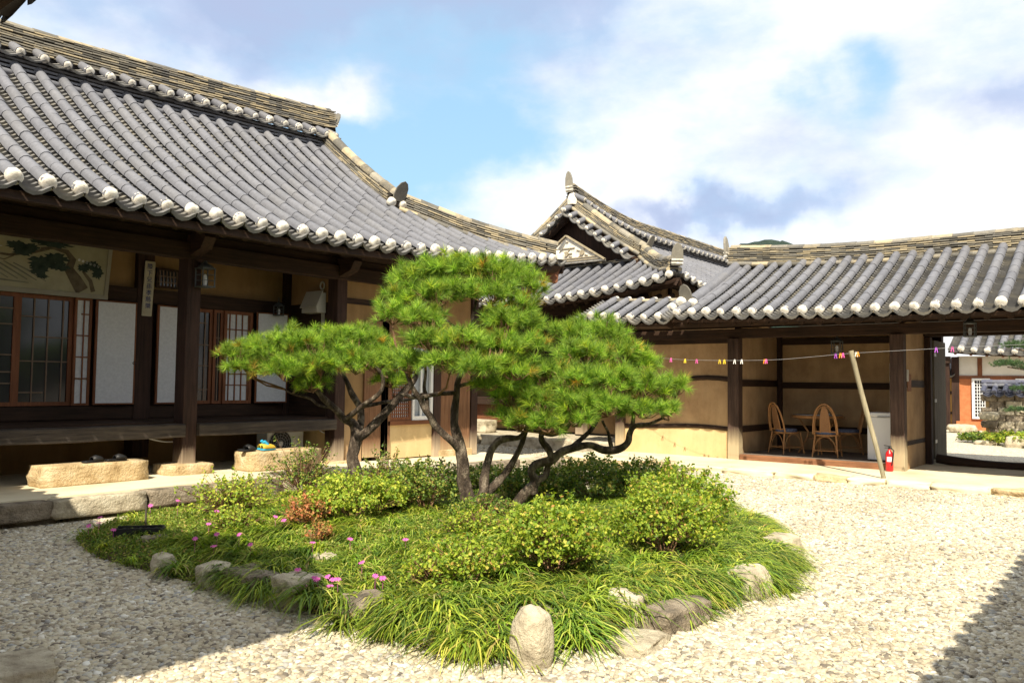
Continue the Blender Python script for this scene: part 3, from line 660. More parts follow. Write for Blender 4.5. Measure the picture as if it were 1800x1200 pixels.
# walls and frame
def gp(name, m, a, b_, bev=0): return child(gate, name, M[m], P4(*a, *b_), bev)
for y in (6.20, 3.30, .95): gp('post', 'post_gate', (14.76, y, .08), (14.97, y+.22, 2.42), .012)
gp('post', 'post_gate', (14.78, 8.72, .08), (14.96, 8.92, 2.5), .012)
gp('eave_beam', 'wood_y', (14.80, -2.2, 2.42), (14.98, 8.9, 2.60), .01)
child(gate, 'purlin', M['wood_y'], lambda b: b.tube([(14.89, -2.2, 2.74), (14.89, 8.9, 2.74)], .12, 12))
gp('wall_panel', 'plaster', (14.87, 6.42, .68), (14.95, 8.72, 2.419))
gp('wall_base', 'plaster_lo', (14.862, 6.42, .05), (14.95, 8.72, .68))
child(gate, 'wall_rail', M['wood_y'], lambda b: [b.tube([(14.88+.006*math.sin(k), 6.42+k*.23, 1.63+.035*math.sin(k*.8)) for k in range(11)], .055, 6)])
child(gate, 'wall_rail', M['wood_y'], lambda b: [b.tube([(14.87+.006*math.sin(k), 6.42+k*.23, .68+.03*math.sin(k*.5)) for k in range(11)], .045, 6)])
gp('wall_rail', 'wood_y', (14.85, 6.42, 2.33), (14.955, 8.72, 2.418))
# sitting room
gp('side_wall', 'plaster', (14.97, 6.26, .05), (17.1, 6.36, 2.7)); gp('back_wall', 'plaster', (17.0, .9, .05), (17.1, 6.26, 2.7)) if False else gp('back_wall', 'plaster', (17.0, 3.41, .05), (17.1, 6.26, 2.7))
for z, th in ((1.50, .13), (.62, .12)): gp('wall_rail', 'wood_x', (14.975, 6.235, z), (16.97, 6.262, z+th)); gp('wall_rail', 'wood_y', (16.975, 3.42, z-.03), (17.002, 6.23, z+th-.03))
gp('wall_rail', 'wood_y', (16.97, 3.42, 2.38), (17.002, 6.23, 2.52)); gp('corner_post', 'wood_z', (16.93, 6.16, .2), (17.0, 6.26, 2.6))
gp('room_floor', 'floor_dark', (14.86, 3.42, .05), (17.0, 6.26, .215)); gp('floor_edge', 'sillwood', (14.77, 3.53, .10), (14.86, 6.19, .222), .008)
gp('ceiling_boards', 'wood_y', (15.2, -2.2, 2.95), (17.0, 6.8, 3.0))
# gate passage
gp('side_wall', 'plaster', (14.97, 3.33, .1), (16.9, 3.41, 2.7)); gp('wall_rail', 'wood_x', (14.975, 3.308, 1.52), (16.4, 3.332, 1.64)); gp('wall_rail', 'wood_x', (14.975, 3.312, .53), (16.4, 3.332, .6))
gp('back_post', 'wood_z', (16.45, 3.22, .1), (16.62, 3.33, 2.45), .01); gp('back_post', 'wood_z', (16.45, .92, .1), (16.65, 1.12, 2.45), .01)
gp('lintel_beam', 'wood_y', (16.42, .9, 2.46), (16.68, 3.36, 2.68), .01)
gp('side_wall', 'plaster', (14.97, .85, .1), (18.0, .93, 2.7)); gp('front_wall', 'plaster', (14.88, -2.2, .05), (14.95, .95, 2.42)); gp('back_beam', 'wood_y', (17.9, -2.2, 2.60), (18.1, 6.8, 2.78))
gp('back_wall', 'plaster', (17.95, 3.42, .05), (18.05, 6.8, 2.6))
for y in (.9, 3.3): gp('back_post', 'wood_z', (17.9, y, .05), (18.1, y+.2, 2.6), .01)
child(gate, 'threshold', M['wood_y'], lambda b: b.tube([(16.55, 3.16-.24*k, .23-.075*math.sin(PI*min(1, k/9))) for k in range(10)], .085, 8))
lf = child(gate, 'gate_leaf', M['greywood'], lambda b: [b.box((16.66+k*.21, 3.20, .2), (16.66+k*.21+.205, 3.24, 2.4)) for k in range(5)])
for z in (.5, 1.25, 2.1): child(lf, 'hinge', M['steel'], P4(16.64, 3.19, z, 16.80, 3.198, z+.06))
child(lf, 'batten', M['wood_x'], lambda b: [b.box((16.68, 3.242, z), (17.68, 3.28, z+.09)) for z in (.6, 1.3, 2.0)])
# low terrace along the range, ragged stone rim
tv = MB()
def strip(y): return 13.30+.07*noise.noise(Vector((y*1.3, 0, 5)))+.04*noise.noise(Vector((y*4, 0, 2)))
ys = [-2.2+i*.2 for i in range(58)]
vs = []
for y in ys: vs += [(strip(y), y, .0), (strip(y)+.03, y, .115), (18.2, y, .125)]
tv.add(vs, [(i*3+k, i*3+k+1, i*3+k+4, i*3+k+3) for i in range(len(ys)-1) for k in range(2)])
tv.build('terrace', M['concrete'], gate)
y = -1.5; i = 0
while y < 8.8:
    L_ = rnd.uniform(.45, .95); stone('edge_stone', (strip(y+L_/2)+.07, y+L_/2, .045), (.34+rnd.random()*.2, L_+.03, .15), M['concrete' if i % 4 else 'granite'], gate, 60+i, .14, box=.75); y += L_*1.0; i += 1
tag_ledge = stone('stone_step', (12.35, 8.05, .06), (.55, 1.9, .18), M['granite'], None, 5, .1, box=.85)
tag(tag_ledge, 'long low sandy stone step behind the pines at the courtyard corner', 'step')
# ================================================================== INNER HALL (centre, behind)
inner = thing('inner_hall', 'taller hall behind with a gable end, patterned tile pediment and long main ridge', 'building', (19, 11.5, 0))
liftC = lambda a: .42*max(0, 1-a/5.0)**2.0
D_ = 4.0
SC1 = Slope((15.0, 7.55, 3.36), (0, 1, 0), (1, 0, 0), D_, .5, .014, lambda a: liftC(a)+liftC(7.9-a))   # skirt under the gable, a = y-7.55
SC2 = Slope((15.0, 7.55, 3.36), (1, 0, 0), (0, 1, 0), D_, .5, .014, lambda a: liftC(a))
SC3 = Slope((15.0, 15.45, 3.36), (1, 0, 0), (0, -1, 0), D_, .5, .014, lambda a: liftC(a))
SC2.rl = SC3.rl = lambda a: .42*max(0, (5.2-max(a, 1.9))/3.3)**1.6*min(1, max(0, a-.6))
G0 = 1.95                                                                        # distance of the gable behind the eave
vc1 = lambda a: min(G0+.1, a, 7.9-a)
vc2 = lambda a: 3.75 if a >= G0 else a
rb = MB(); deck(rb, SC1, .02, 7.88, vc1, 24); deck(rb, SC2, .02, 13, vc2, 30); deck(rb, SC3, .02, 13, vc2, 30)
roofC = rb.build('roof', M['wood_y'], inner)
rw = [.24+.31*k for k in range(25) if .24+.31*k < 7.8]
tiles(roofC, SC1, rw, .31, vc1, rafters=(.31, .06, 1.6, M['wood_x'], .6, 7.4))
tiles(roofC, SC2, [.3+.31*k for k in range(40)], .31, vc2, rafters=(.62, .06, 2.0, M['wood_y'], .8, 12))
tiles(roofC, SC3, [.3+.31*k for k in range(12)], .31, vc2, caps=False)
rcz = lambda x: 5.58+.42*max(0, (20.2-x)/3.3)**1.6
cp = [(x, 11.5, rcz(x)) for x in (16.85, 17.6, 18.6, 20, 22, 24, 26, 28)]
ridge(roofC, [(x, y-.12, z-.14) for x, y, z in cp[1:]], w=.34, layers=3, th=.06, name='ridge_foot', m=M['tile'])
mini_eave(roofC, [p+Vector((0, -.12, .24)) for p in smooth_path(cp)], (0, -1, 0), .31, capsc=.8)
ridge(roofC, [(x, y, z+.24) for x, y, z in cp], w=.30, layers=8, th=.037, base=False, name='main_ridge')
tablet(roofC, (16.80, 11.5, rcz(16.85)+.34), (-1, 0, 0), .20, .52, .1)
child(roofC, 'mortar_cap', M['mortar'], lambda b: b.lathe((16.85, 11.45, rcz(16.85)+.02), [(.14, 0), (.15, .12), (.10, .26), (.03, .32)], 10))
for sg, S_, in ((1, SC2), (-1, SC3)):
    vv = [S_.P(G0, v)+Vector((-.02, 0, .04)) for v in (3.98, 3.4, 2.9, 2.4, 1.95)]
    ridge(roofC, vv, w=.25, layers=6, th=.038, name='verge_ridge')
    cov = MB(); pan = MB(); rp = resample(vv, .30)
    for p, q in zip(rp, rp[1:]):    # short tiles leaning out over the gable
        d = (q-p).normalized(); a_ = p+Vector((-.1, 0, -.03)); b_ = p+Vector((-.42, 0, -.16)); t = (b_-a_).normalized(); n = d.cross(t).normalized()
        if n.z < 0: n = -n
        cov.tube([b_, a_], [.07, .064], 10); put_cap(roofC, b_, t, d, n, .8)
        for kk in range(3):
            vs = []
            for c0, hh in ((b_+t*(.05-kk*.1), -.012), (b_+t*(.05-kk*.1), .012), (b_-t*(.05+kk*.1), 0)):
                for k in range(6):
                    x = -1+2*k/5; vs.append(c0+d*.15+d*(x*.15)+n*(hh-.07+.06*x*x))
            pan.add(vs, [(w*6+k, w*6+k+1, (w+1)*6+k+1, (w+1)*6+k) for w in (0, 1) for k in range(5)])
    cov.build('verge_tiles', M['tile'], roofC); pan.build('verge_pan_tiles', M['pan'], roofC)
    hh = [S_.P(G0, 1.9), S_.P(1.35, 1.33), S_.P(.75, .75), S_.P(.16, .2)]
    if sg == 1: hh[-1] = hh[-1]+Vector((0, 0, .05))
    ridge(roofC, [p+Vector((0, 0, .03)) for p in hh], w=.25, layers=6, th=.038, name='hip_ridge')
    tablet(roofC, tuple(hh[-1]+Vector((-.1, -.1*sg, .08))), (-1, -1*sg, 0), .23, .46, .15)
    tablet(roofC, tuple(vv[-1]+Vector((0, -.15*sg, .15))), (0, -sg, 0), .24, .32, .5, .03)
# boarded gable and patterned pediment
b = MB(); b.plate([(17.02, 9.2, 4.5), (17.02, 13.8, 4.5), (17.02, 11.5, 6.1)], (1, 0, 0), .06); b.build('gable_board', M['wood_z'], roofC)
for sg in (-1, 1):
    b = MB(); b.bar((16.85, 11.5, 5.85), (16.85, 11.5+sg*1.95, 4.45), .05, .28); b.build('barge_board', M['wood_y'], roofC)
ped = MB(); ped.plate([(16.60, 10.35, 4.50), (16.60, 12.45, 4.50), (16.60, 11.45, 5.18)], (1, 0, 0), .12); pd = ped.build('pediment', M['mortar'], roofC); bevel(pd, .015)
pt = MB()
M['pedtile'] = noisemat('pediment_tile', (.22, .18, .12), (.40, .34, .24), 12, .9, .3)
pt.bar((16.59, 11.45, 5.20), (16.59, 10.32, 4.52), .1, .035); pt.bar((16.59, 11.45, 5.20), (16.59, 12.48, 4.52), .1, .035)
for z, hw in ((5.04, .1), (4.746, .22), (4.88, .3)): pt.bar((16.588, 11.5-hw, z), (16.588, 11.5+hw, z), .03, .022)
for z, hw in ((4.56, .95), (4.62, .85)): pt.bar((16.588, 11.42-hw, z), (16.588, 11.42+hw, z), .03, .022)
for cy in (10.98, 11.45, 11.92):
    pt.tube([(16.593, cy, 4.74), (16.565, cy, 4.74)], .065, 12)
    for a in range(4):
        an = a*PI/2+.6; pt.bar((16.588, cy+.09*math.cos(an), 4.74+.09*math.sin(an)), (16.588, cy+.2*math.cos(an), 4.74+.14*math.sin(an)), .028, .022)
pt.build('pediment_tiles', M['pedtile'], roofC)
ridge(roofC, [(16.86, 9.5, 4.46), (16.86, 11.5, 4.42), (16.86, 13.5, 4.46)], w=.16, layers=1, th=.04, cap_r=.05, name='flat_ridge', base=False)
# front of the inner hall
def ip(name, m, a, b_, bev=0): return child(inner, name, M[m], P4(*a, *b_), bev)
for y in (9.0, 10.8, 12.6, 14.4): ip('post', 'post', (16.4, y, .3), (16.62, y+.22, 3.5), .01)
ip('eave_beam', 'wood_y', (16.38, 8.8, 3.2), (16.6, 14.8, 3.42)); ip('front_wall', 'wood_z', (17.4, 9.0, .3), (17.5, 14.7, 3.9)); ip('side_wall', 'plaster', (16.6, 9.05, .3), (24, 9.15, 3.9)); ip('side_wall', 'plaster', (16.6, 14.5, .3), (24, 14.6, 3.9))
ip('porch_beam', 'wood_y', (16.3, 9.0, .95), (16.5, 14.6, 1.15), .01); ip('porch_floor', 'wood_y', (16.5, 9.2, 1.08), (17.4, 14.5, 1.13)); ip('porch_apron', 'redwood', (16.55, 12.3, .5), (16.6, 14.5, .95)); ip('under_floor_wall', 'plaster', (17.0, 9.2, .3), (17.1, 14.5, 1.0))
ip('terrace', 'rock_pale', (15.25, 8.95, -.1), (28, 15.5, .26), .02)
for i, y in enumerate((9.3, 10.2, 11.2, 12.1, 13.2, 14.2)): stone('edge_stone', (15.2, y+.3, .13), (.3, 1.0, .28), M['rock_pale'], inner, 90+i, .12, box=.85)
st = stone('step_stone', (15.75, 13.6, .42), (.5, 1.0, .32), M['rock_pale'], None, 12, .08, box=.9); tag(st, 'pale step stone on the terrace of the hall behind', 'step')
# ================================================================== courtyard walls of the place behind and beside the camera (they cast the shade)
west = thing('west_wing', 'dark tiled eave of a neighbouring wing at the upper left corner', 'building', (-1, 5, 0))
SW = Slope((1.34, 3.45, 3.24), (0, 1, 0), (-1, 0, 0), 2.4, .45, .05, lambda a: 0)
rb = MB(); deck(rb, SW, 0, 5.6, lambda a: 2.4, 8)
SWs = Slope((-4.4, 2.38, 3.30), (1, 0, 0), (0, 1, 0), 2.4, .45, .05, lambda a: 0)
deck(rb, SWs, 0, 5.0, lambda a: min(2.4, max(.02, 6.0-a)), 10)
dgl = Vector((.72, 1.07, 0)); SWc = Slope((.70, 2.38, 3.30), tuple(dgl.normalized()), tuple(Vector((-dgl.y, dgl.x, 0)).normalized()), 2.4, .45, .05, lambda a: 0)
deck(rb, SWc, 0, dgl.length, lambda a: 2.2, 4)
roofW = rb.build('roof', M['wood_y'], west)
tiles(roofW, SW, [.2+.3*k for k in range(18)], .3, lambda a: 2.3, rafters=(.3, .055, 1.6, M['wood_x'], .3, 5.5))
tiles(roofW, SWc, [.2+.3*k for k in range(4)], .3, lambda a: 2.0)
tiles(roofW, SWs, [.2+.3*k for k in range(16)], .3, lambda a: min(2.3, max(0, 6.0-a)))
child(west, 'wall', M['plaster'], P4(-1.3, 4.0, 0, -1.2, 8.8, 3.9)); child(west, 'wall', M['plaster'], P4(-3.9, 3.9, 0, -1.2, 4.0, 3.9))
child(west, 'post', M['post'], P4(-.2, 3.9, .1, .02, 4.1, 3.6)); child(west, 'post', M['post'], P4(-.2, 7.0, .1, .02, 7.2, 3.6)); child(west, 'eave_beam', M['wood_y'], P4(-.2, 3.9, 3.601, .0, 8.8, 3.75))
south = thing('south_wing', 'tiled wing behind the viewer along the near side of the courtyard', 'building', (3, -3, 0))
SS = Slope((-6, -.66, 2.9), (1, 0, 0), (0, -1, 0), 2.6, .45, .05, lambda a: .1*max(0, (a-10)/5)**2)
rb = MB(); deck(rb, SS, 0, 15.1, lambda a: 2.6, 12); roofS = rb.build('roof', M['wood_x'], south)
tiles(roofS, SS, [.2+.3*k for k in range(50)], .3, lambda a: 2.5, rafters=None)
child(south, 'wall', M['plaster'], P4(-6, -2.1, 0, 9.0, -2.0, 3.6))
for x in (-3, 0.2, 3, 6, 8.8): child(south, 'post', M['post'], P4(x, -1.9, 0, x+.2, -1.7, 3.3))
# ================================================================== place beyond the gate
def yard_mat():
    m, nt, b = mat('pale_gravel_yard', .95, .2); tc = nt.nodes.new('ShaderNodeTexCoord'); v = node(nt, 'ShaderNodeTexVoronoi', Scale=36.0); nt.links.new(tc.outputs['Object'], v.inputs['Vector'])
    sp_ = nt.nodes.new('ShaderNodeSeparateColor'); nt.links.new(v.outputs['Color'], sp_.inputs[0])
    c = ramp(nt, sp_.outputs[0], [(0, (.36, .31, .24)), (.3, (.52, .46, .35)), (.8, (.62, .57, .45)), (1, (.74, .7, .6))]); c = mixc(nt, ramp(nt, v.outputs['Distance'], [(.5, (0, 0, 0)), (.9, (1, 1, 1))]), c, (.25, .2, .15))
    nt.links.new(c, b.inputs['Base Color']); bn = node(nt, 'ShaderNodeBump', Strength=.6, Distance=.01); bn.invert = True; nt.links.new(v.outputs['Distance'], bn.inputs['Height']); nt.links.new(bn.outputs[0], b.inputs['Normal']); return m
yd = MB(); yd.add([(18.2, -6, .006), (60, -6, .006), (60, 14, .006), (18.2, 14, .006)], [(0, 1, 2, 3)]); yo = yd.build('gravel_yard', yard_mat()); yo['kind'] = 'structure'
house = thing('tiled_house', 'white and brick-red house with tiled roof and white lattice door seen through the gate', 'building', (36, 5, 0))
SH = Slope((33.2, -1.0, 2.78), (0, 1, 0), (1, 0, 0), 2.6, .5, .04, lambda a: .15*max(0, (a-4)/2.6)**2)
rb = MB(); deck(rb, SH, 0, 6.9, lambda a: 2.5, 10); roofH = rb.build('roof', M['wood_y'], house)
tiles(roofH, SH, [.2+.42*k for k in range(16)], .42, lambda a: 2.45, r=.12, capsc=1.45, rafters=(.5, .06, 1, M['redwood'], .2, 6.8))
ridge(roofH, [(35.8, -1, 4.45), (35.8, 3, 4.4), (35.8, 6, 4.5)], w=.3, layers=4, th=.05)
def hpz(name, m, a, b_, bev=0): return child(house, name, M[m], P4(*a, *b_), bev)
M['brick'] = noisemat('red_brick_wall', (.38, .13, .05), (.50, .19, .08), 8, .9, .4)
hpz('upper_wall', 'white_wall', (34.05, -1, 1.95), (34.2, 5.75, 2.72)); hpz('lower_wall', 'brick', (34.03, -1, .3), (34.2, 5.75, 1.95)); hpz('wall_rail', 'redwood', (34.0, -1, 1.88), (34.22, 5.77, 2.0)); hpz('wall_stud', 'redwood', (34.02, 4.95, 2.0), (34.2, 5.1, 2.65))
hpz('plinth', 'brick', (33.9, -1, 0), (34.3, 5.8, .32)); hpz('corner_post', 'wood_z', (33.98, 5.7, .0), (34.2, 5.95, 2.7))
for ya, yb in ((4.70, 5.28), (3.3, 3.9)):
    p = child(house, 'lattice_door', M['white'], lambda b: [b.box((33.95, ya, .42), (34.02, ya+.09, 1.9)), b.box((33.95, yb-.09, .42), (34.02, yb, 1.9)), b.box((33.95, ya+.09, .42), (34.02, yb-.09, .5)), b.box((33.95, ya+.09, 1.82), (34.02, yb-.09, 1.9))])
    child(p, 'lattice', M['white'], lambda b: [b.box((33.97, ya+.09+k*(yb-ya-.18)/5-.01, .5), (33.99, ya+.09+k*(yb-ya-.18)/5+.01, 1.82)) for k in range(1, 5)]+[b.box((33.965, ya+.09, .5+k*.12-.01), (33.985, yb-.09, .5+k*.12+.01)) for k in range(1, 11)])
    child(p, 'pane', M['glass'], P4(34.0, ya+.08, .5, 34.01, yb-.08, 1.82))
shed = thing('ochre_outbuilding', 'small ochre outbuilding with dark posts and open dark door beyond the gate', 'building', (33, 7, 0))
def sp2(name, m, a, b_, bev=0): return child(shed, name, M[m], P4(*a, *b_), bev)
M['ochre'] = noisemat('bright_ochre_plaster', (.55, .32, .09), (.66, .41, .14), 3, .9, .2)
sp2('wall', 'ochre', (34.4, 5.9, .1), (34.5, 9.5, 2.1)); sp2('wall_rail', 'wood_y', (34.35, 5.9, 1.3), (34.5, 9.5, 1.42)); sp2('wall_rail', 'wood_y', (34.35, 5.9, .55), (34.5, 9.5, .64)); sp2('window', 'wood_z', (34.34, 6.5, 1.42), (34.4, 7.2, 1.98))
sp2('corner_post', 'wood_z', (33.5, 5.95, 0), (33.7, 6.15, 2.6)); sp2('open_door', 'wood_z', (33.1, 6.15, .05), (33.45, 6.2, 2.5)); sp2('head_beam', 'wood_y', (33.4, 5.9, 2.45), (33.65, 9.5, 2.7)); sp2('plinth', 'rock_pale', (33.6, 5.9, 0), (34.6, 9.5, .12))
SX = Slope((33.9, 5.6, 2.05), (0, 1, 0), (1, 0, 0), 1.6, .4, .02); rb = MB(); deck(rb, SX, .3, 3.5, lambda a: 1.5, 4); rx = rb.build('roof', M['wood_y'], shed)
tiles(rx, SX, [.5+.3*k for k in range(10)], .3, lambda a: 1.4, caps=False)
gw = thing('garden_wall', 'low rubble stone wall capped with dark blue-grey tiles behind the cloud-pruned pine', 'wall', (27, 2, 0))
for i in range(7):
    for j in range(9):
        stone('wall_stone', (27+rnd.uniform(-.03, .03), 3.75-j*.42-(i % 2)*.2, .12+i*.19), (.34, .43, .21), M['rock_pale' if (i*j) % 3 else 'rock'], gw, 200+i*9+j, .12, box=.8)
child(gw, 'core', M['plaster_lo'], P4(26.95, -.6, 0, 27.25, 3.85, 1.4))
M['darktile'] = tile_mat('blue_grey_tile', (.05, .055, .09), (.10, .105, .15), (.2, .2, .2))
SWl = Slope((26.65, -.6, 1.38), (0, 1, 0), (1, 0, 0), .55, .5, 0); cov = MB(); pan = MB()
for k in range(17): cover_row(cov, SWl, .15+.27*k, 0, .5, .07)
for k in range(17): pan_row(pan, SWl, .15+.27*k-.13, .25, -.05, .5)
wt = cov.build('coping_tiles', M['darktile'], gw); pan.build('coping_pan_tiles', M['darktile'], gw)
ridge(gw, [(27.15, -.6, 1.62), (27.15, 3.95, 1.62)], w=.22, layers=2, th=.05, smooth=False, m=M['darktile'])
# ================================================================== small things
def T(name, label, cat, loc, group=None): return thing(name, label, cat, loc, group)
def shoestone(c, size, label, seed):
    o = stone('step_stone', c, size, M['granite'], None, seed, .035, rot=0, box=.93); tag(o, label, 'step stone', 'stepping stones before the porch'); return o
shoestone((4.50, 9.93, .385), (1.26, .40, .25), 'long tan granite step stone carrying the black slippers, left before the porch', 21)
shoestone((7.10, 9.86, .385), (1.22, .42, .27), 'pale tan granite step stone carrying the sports shoes, below the porch beam', 22)
def shoe(par_, x, y, z, ang, m, sole, kind='slipper', L_=.26):
    c, s_ = math.cos(ang), math.sin(ang)
    def tr(a, b, h): return (x+a*c-b*s_, y+a*s_+b*c, z+h)
    out = [(-.5, .30), (-.42, .42), (-.1, .36), (.2, .46), (.4, .42), (.5, .22), (.52, -.05), (.42, -.36), (.2, -.42), (-.1, -.34), (-.42, -.40), (-.5, -.28)]
    so_ = MB(); so_.plate([tr(a*L_, b*L_*.42, 0) for a, b in out], (0, 0, 1), .022)
    sole_o = so_.build('sole', sole, par_); bevel(sole_o, .004)
    up_ = MB(); vs = []; st_ = [(-.48, .20, .055 if kind == 'sneaker' else .02), (-.3, .30, .065 if kind == 'sneaker' else .02), (-.1, .28, .06 if kind == 'sneaker' else .045), (.1, .34, .065), (.3, .36, .05), (.46, .2, .03)]
    st_ = [q for q in st_ if kind == 'sneaker' or q[0] > -.15]
    for a, w, h in st_:
        for k in range(9):
            an = PI*k/8; vs.append(tr(a*L_, math.cos(an)*w*L_*.5*1.15, .02+math.sin(an)**.7*h))
    up_.add(vs, [(i*9+k, i*9+k+1, (i+1)*9+k+1, (i+1)*9+k) for i in range(len(st_)-1) for k in range(8)], True)
    o = up_.build('upper', m, par_); md = o.modifiers.new('t', 'SOLIDIFY'); md.thickness = .005; return o
sh = T('slippers', 'pair of black slippers side by side on the left step stone', 'shoes', (4.62, 9.93, .51))
shoe(sh, 4.50, 9.86, .512, .15, M['black'], M['black']); shoe(sh, 4.78, 9.88, .512, .05, M['black'], M['black'])
sh = T('sandals', 'pair of black strapped sandals at the left end of the right step stone', 'shoes', (6.6, 9.87, .53))
shoe(sh, 6.56, 9.82, .528, .2, M['black'], M['black']); shoe(sh, 6.62, 9.95, .528, .1, M['black'], M['black'])
M['yellow'] = noisemat('yellow_fabric', (.5, .32, .03), (.62, .42, .05), 9, .6, 0); M['cyan'] = noisemat('blue_fabric', (.02, .3, .55), (.05, .4, .62), 9, .6, 0)
sh = T('sneakers', 'pair of yellow and blue sports shoes on the right step stone', 'shoes', (6.85, 9.87, .53))
for dy in (0, .12): shoe(sh, 6.86+dy*.3, 9.78+dy, .530, .12, M['yellow'], M['cyan'], 'sneaker', .25); child(sh, 'tongue', M['cyan'], lambda b: b.tube([(6.84+dy*.3, 9.78+dy, .60), (6.79+dy*.3, 9.78+dy, .655)], [.03, .022], 8))
ac = T('air_conditioner', 'cream outdoor air conditioner unit tucked under the porch beam', 'air conditioner', (7.55, 10.75, .27))
bevel(child(ac, 'case', M['white'], P4(7.42, 10.62, .27, 8.10, 10.90, .80)), .015)
child(ac, 'fan_grille', M['steel'], lambda b: [b.tube([(7.66+r_*math.cos(a*PI/14), 10.612, .53+r_*math.sin(a*PI/14)) for a in range(29)], .004, 4, cap=False) for r_ in (.05, .09, .13, .17, .205)]+[b.bar((7.66+.03*math.cos(a), 10.612, .53+.03*math.sin(a)), (7.66+.205*math.cos(a), 10.612, .53+.205*math.sin(a)), .004, .004) for a in [k*PI/8 for k in range(16)]])
child(ac, 'fan', M['black'], lambda b: b.tube([(7.66, 10.617, .53), (7.66, 10.622, .53)], .2, 28)); child(ac, 'fan_hub', M['white'], lambda b: b.tube([(7.66, 10.60, .53), (7.66, 10.616, .53)], .04, 14))
M['navy'] = noisemat('navy_print', (.015, .03, .15), (.02, .04, .18), 3, .5, 0)
child(ac, 'badge', M['navy'], lambda b: b.add([(7.96+.075*math.cos(a), 10.606, .745+.018*math.sin(a)+.12*.075*math.cos(a)) for a in [k*PI/12 for k in range(24)]], [tuple(range(24))]))
child(hall, 'cable', M['paper'], lambda b: [b.tube([(7.3+.6*k/8-1.9, 10.3, .73-.06*math.sin(PI*k/8)) for k in range(9)], .01, 6), b.tube([(8.12+.35*k/8, 10.25, .73-.05*math.sin(PI*k/8)) for k in range(9)][:5], .01, 6)])
# electrical box on the side wall
eb = T('meter_box', 'white metal meter box with sloping lid high on the porch side wall', 'meter box', (8.1, 10.35, 2.6))
def ebf(b): b.plate([(8.20, 10.27, 2.58), (8.20, 10.27, 2.90), (8.12, 10.27, 2.90), (8.02, 10.27, 2.64), (8.02, 10.27, 2.58)], (0, 1, 0), .38)
M['offwhite'] = noisemat('off_white_metal', (.42, .40, .35), (.52, .50, .44), 3, .5, 0)
child(eb, 'case', M['offwhite'], ebf, .006); child(eb, 'lid', M['offwhite'], lambda b: b.bar((8.125, 10.46, 2.93), (8.0, 10.46, 2.66), .42, .015), .004)
child(eb, 'cable', M['offwhite'], lambda b: [b.tube([(8.19, 10.30+k*.03, 2.58), (8.185, 10.29+k*.025, 2.2), (8.19, 10.27+k*.02, 1.7)], .008, 6) for k in range(3)]+[b.tube([(8.19+.0*a, 10.36+.05*math.sin(a*PI/6), 3.02+.06*math.cos(a*PI/6)) for a in range(13)], .014, 6)])
# lanterns
def lantern(label, c, s=1.0, hang=None):
    x, y, z = c; t = T('lantern', label, 'lantern', c, 'small metal box lanterns'); w = .075*s; h = .2*s
    def cage(b):
        for a, d in ((-1, -1), (1, -1), (1, 1), (-1, 1)): b.bar((x+a*w, y+d*w, z), (x+a*w, y+d*w, z+h), .014, .014)
        b.box((x-w-.01, y-w-.01, z-.015), (x+w+.01, y+w+.01, z)); b.box((x-w-.012, y-w-.012, z+h), (x+w+.012, y+w+.012, z+h+.012))
        for q in (.33, .66):
            for a in (-1, 1): b.bar((x-w, y+a*w, z+h*q), (x+w, y+a*w, z+h*q), .006, .006); b.bar((x+a*w, y-w, z+h*q), (x+a*w, y+w, z+h*q), .006, .006)
    child(t, 'cage', M['lamp_metal'], cage)
    child(t, 'roof', M['lamp_metal'], lambda b: b.lathe((x, y, z+h+.012), [(w*1.35, 0), (w*.9, .035*s), (w*.3, .06*s), (w*.2, .085*s)], 8, False))
    child(t, 'bulb', M['white'], lambda b: b.lathe((x, y, z+.01), [(.02, 0), (.028, .05), (.022, .11*s), (.008, .13*s)], 10))
    if hang: child(t, 'bracket', M['lamp_metal'], lambda b: b.tube(hang, .008, 6))
    else: child(t, 'bracket', M['lamp_metal'], lambda b: b.tube([(x, y, z+h+.08*s), (x, y, z+h+.2*s)], .006, 6))
M['lamp_metal'] = noisemat('lamp_metal', (.03, .035, .035), (.08, .09, .09), 8, .5, 0, spec=.5)
lantern('dark metal lantern hung on the front porch post of the large hall', (5.86, 9.86, 2.74), 1.15, [(5.86, 9.86, 3.02), (5.86, 9.9, 3.07), (5.86, 9.975, 3.05)])
lantern('dark lantern hanging in the open sitting room above the chairs', (15.0, 4.45, 2.12), 1.0)
lantern('lantern hanging under the gate eave at the far right', (14.2, 2.22, 2.32), .95)
lantern('small dark lantern by the inner corner of the porch, above the open paper door', (7.8, 10.95, 2.55), .7)
# lettered plaque: seven characters written downwards
pq = T('lettered_plaque', 'narrow pale wooden board with seven dark blue characters on the porch wall post', 'plaque', (5.76, 11.15, 2.4))
M['plaque'] = noisemat('aged_pale_board', (.36, .32, .23), (.50, .46, .36), 6, .8, .2)
def pz(z): return 11.165-.045*(z-2.4)
bevel(child(pq, 'board', M['plaque'], lambda b: b.plate([(5.68, pz(2.39), 2.39), (5.83, pz(2.39), 2.39), (5.845, pz(3.17), 3.17), (5.695, pz(3.17), 3.17)], (0, 1, .045), .02)), .015, 3)
for i, ch in enumerate('膝下兒孫孝慈樂'):
    cu = bpy.data.curves.new('character', 'FONT'); cu.body = ch; cu.size = .085; cu.extrude = .001; cu.align_x = 'CENTER'; cu.align_y = 'CENTER'
    to = bpy.data.objects.new('character', cu); COL.objects.link(to); z = 3.09-.093*i
    dg = bpy.context.evaluated_depsgraph_get(); me = bpy.data.meshes.new_from_object(to.evaluated_get(dg)); bpy.data.objects.remove(to)
    o = bpy.data.objects.new('character', me); COL.objects.link(o); me.materials.clear(); me.materials.append(M['navy']); par(o, pq)
    o.matrix_basis = Matrix.Translation((5.762, pz(z)-.004, z)) @ Matrix.Rotation(PI/2, 4, 'X')
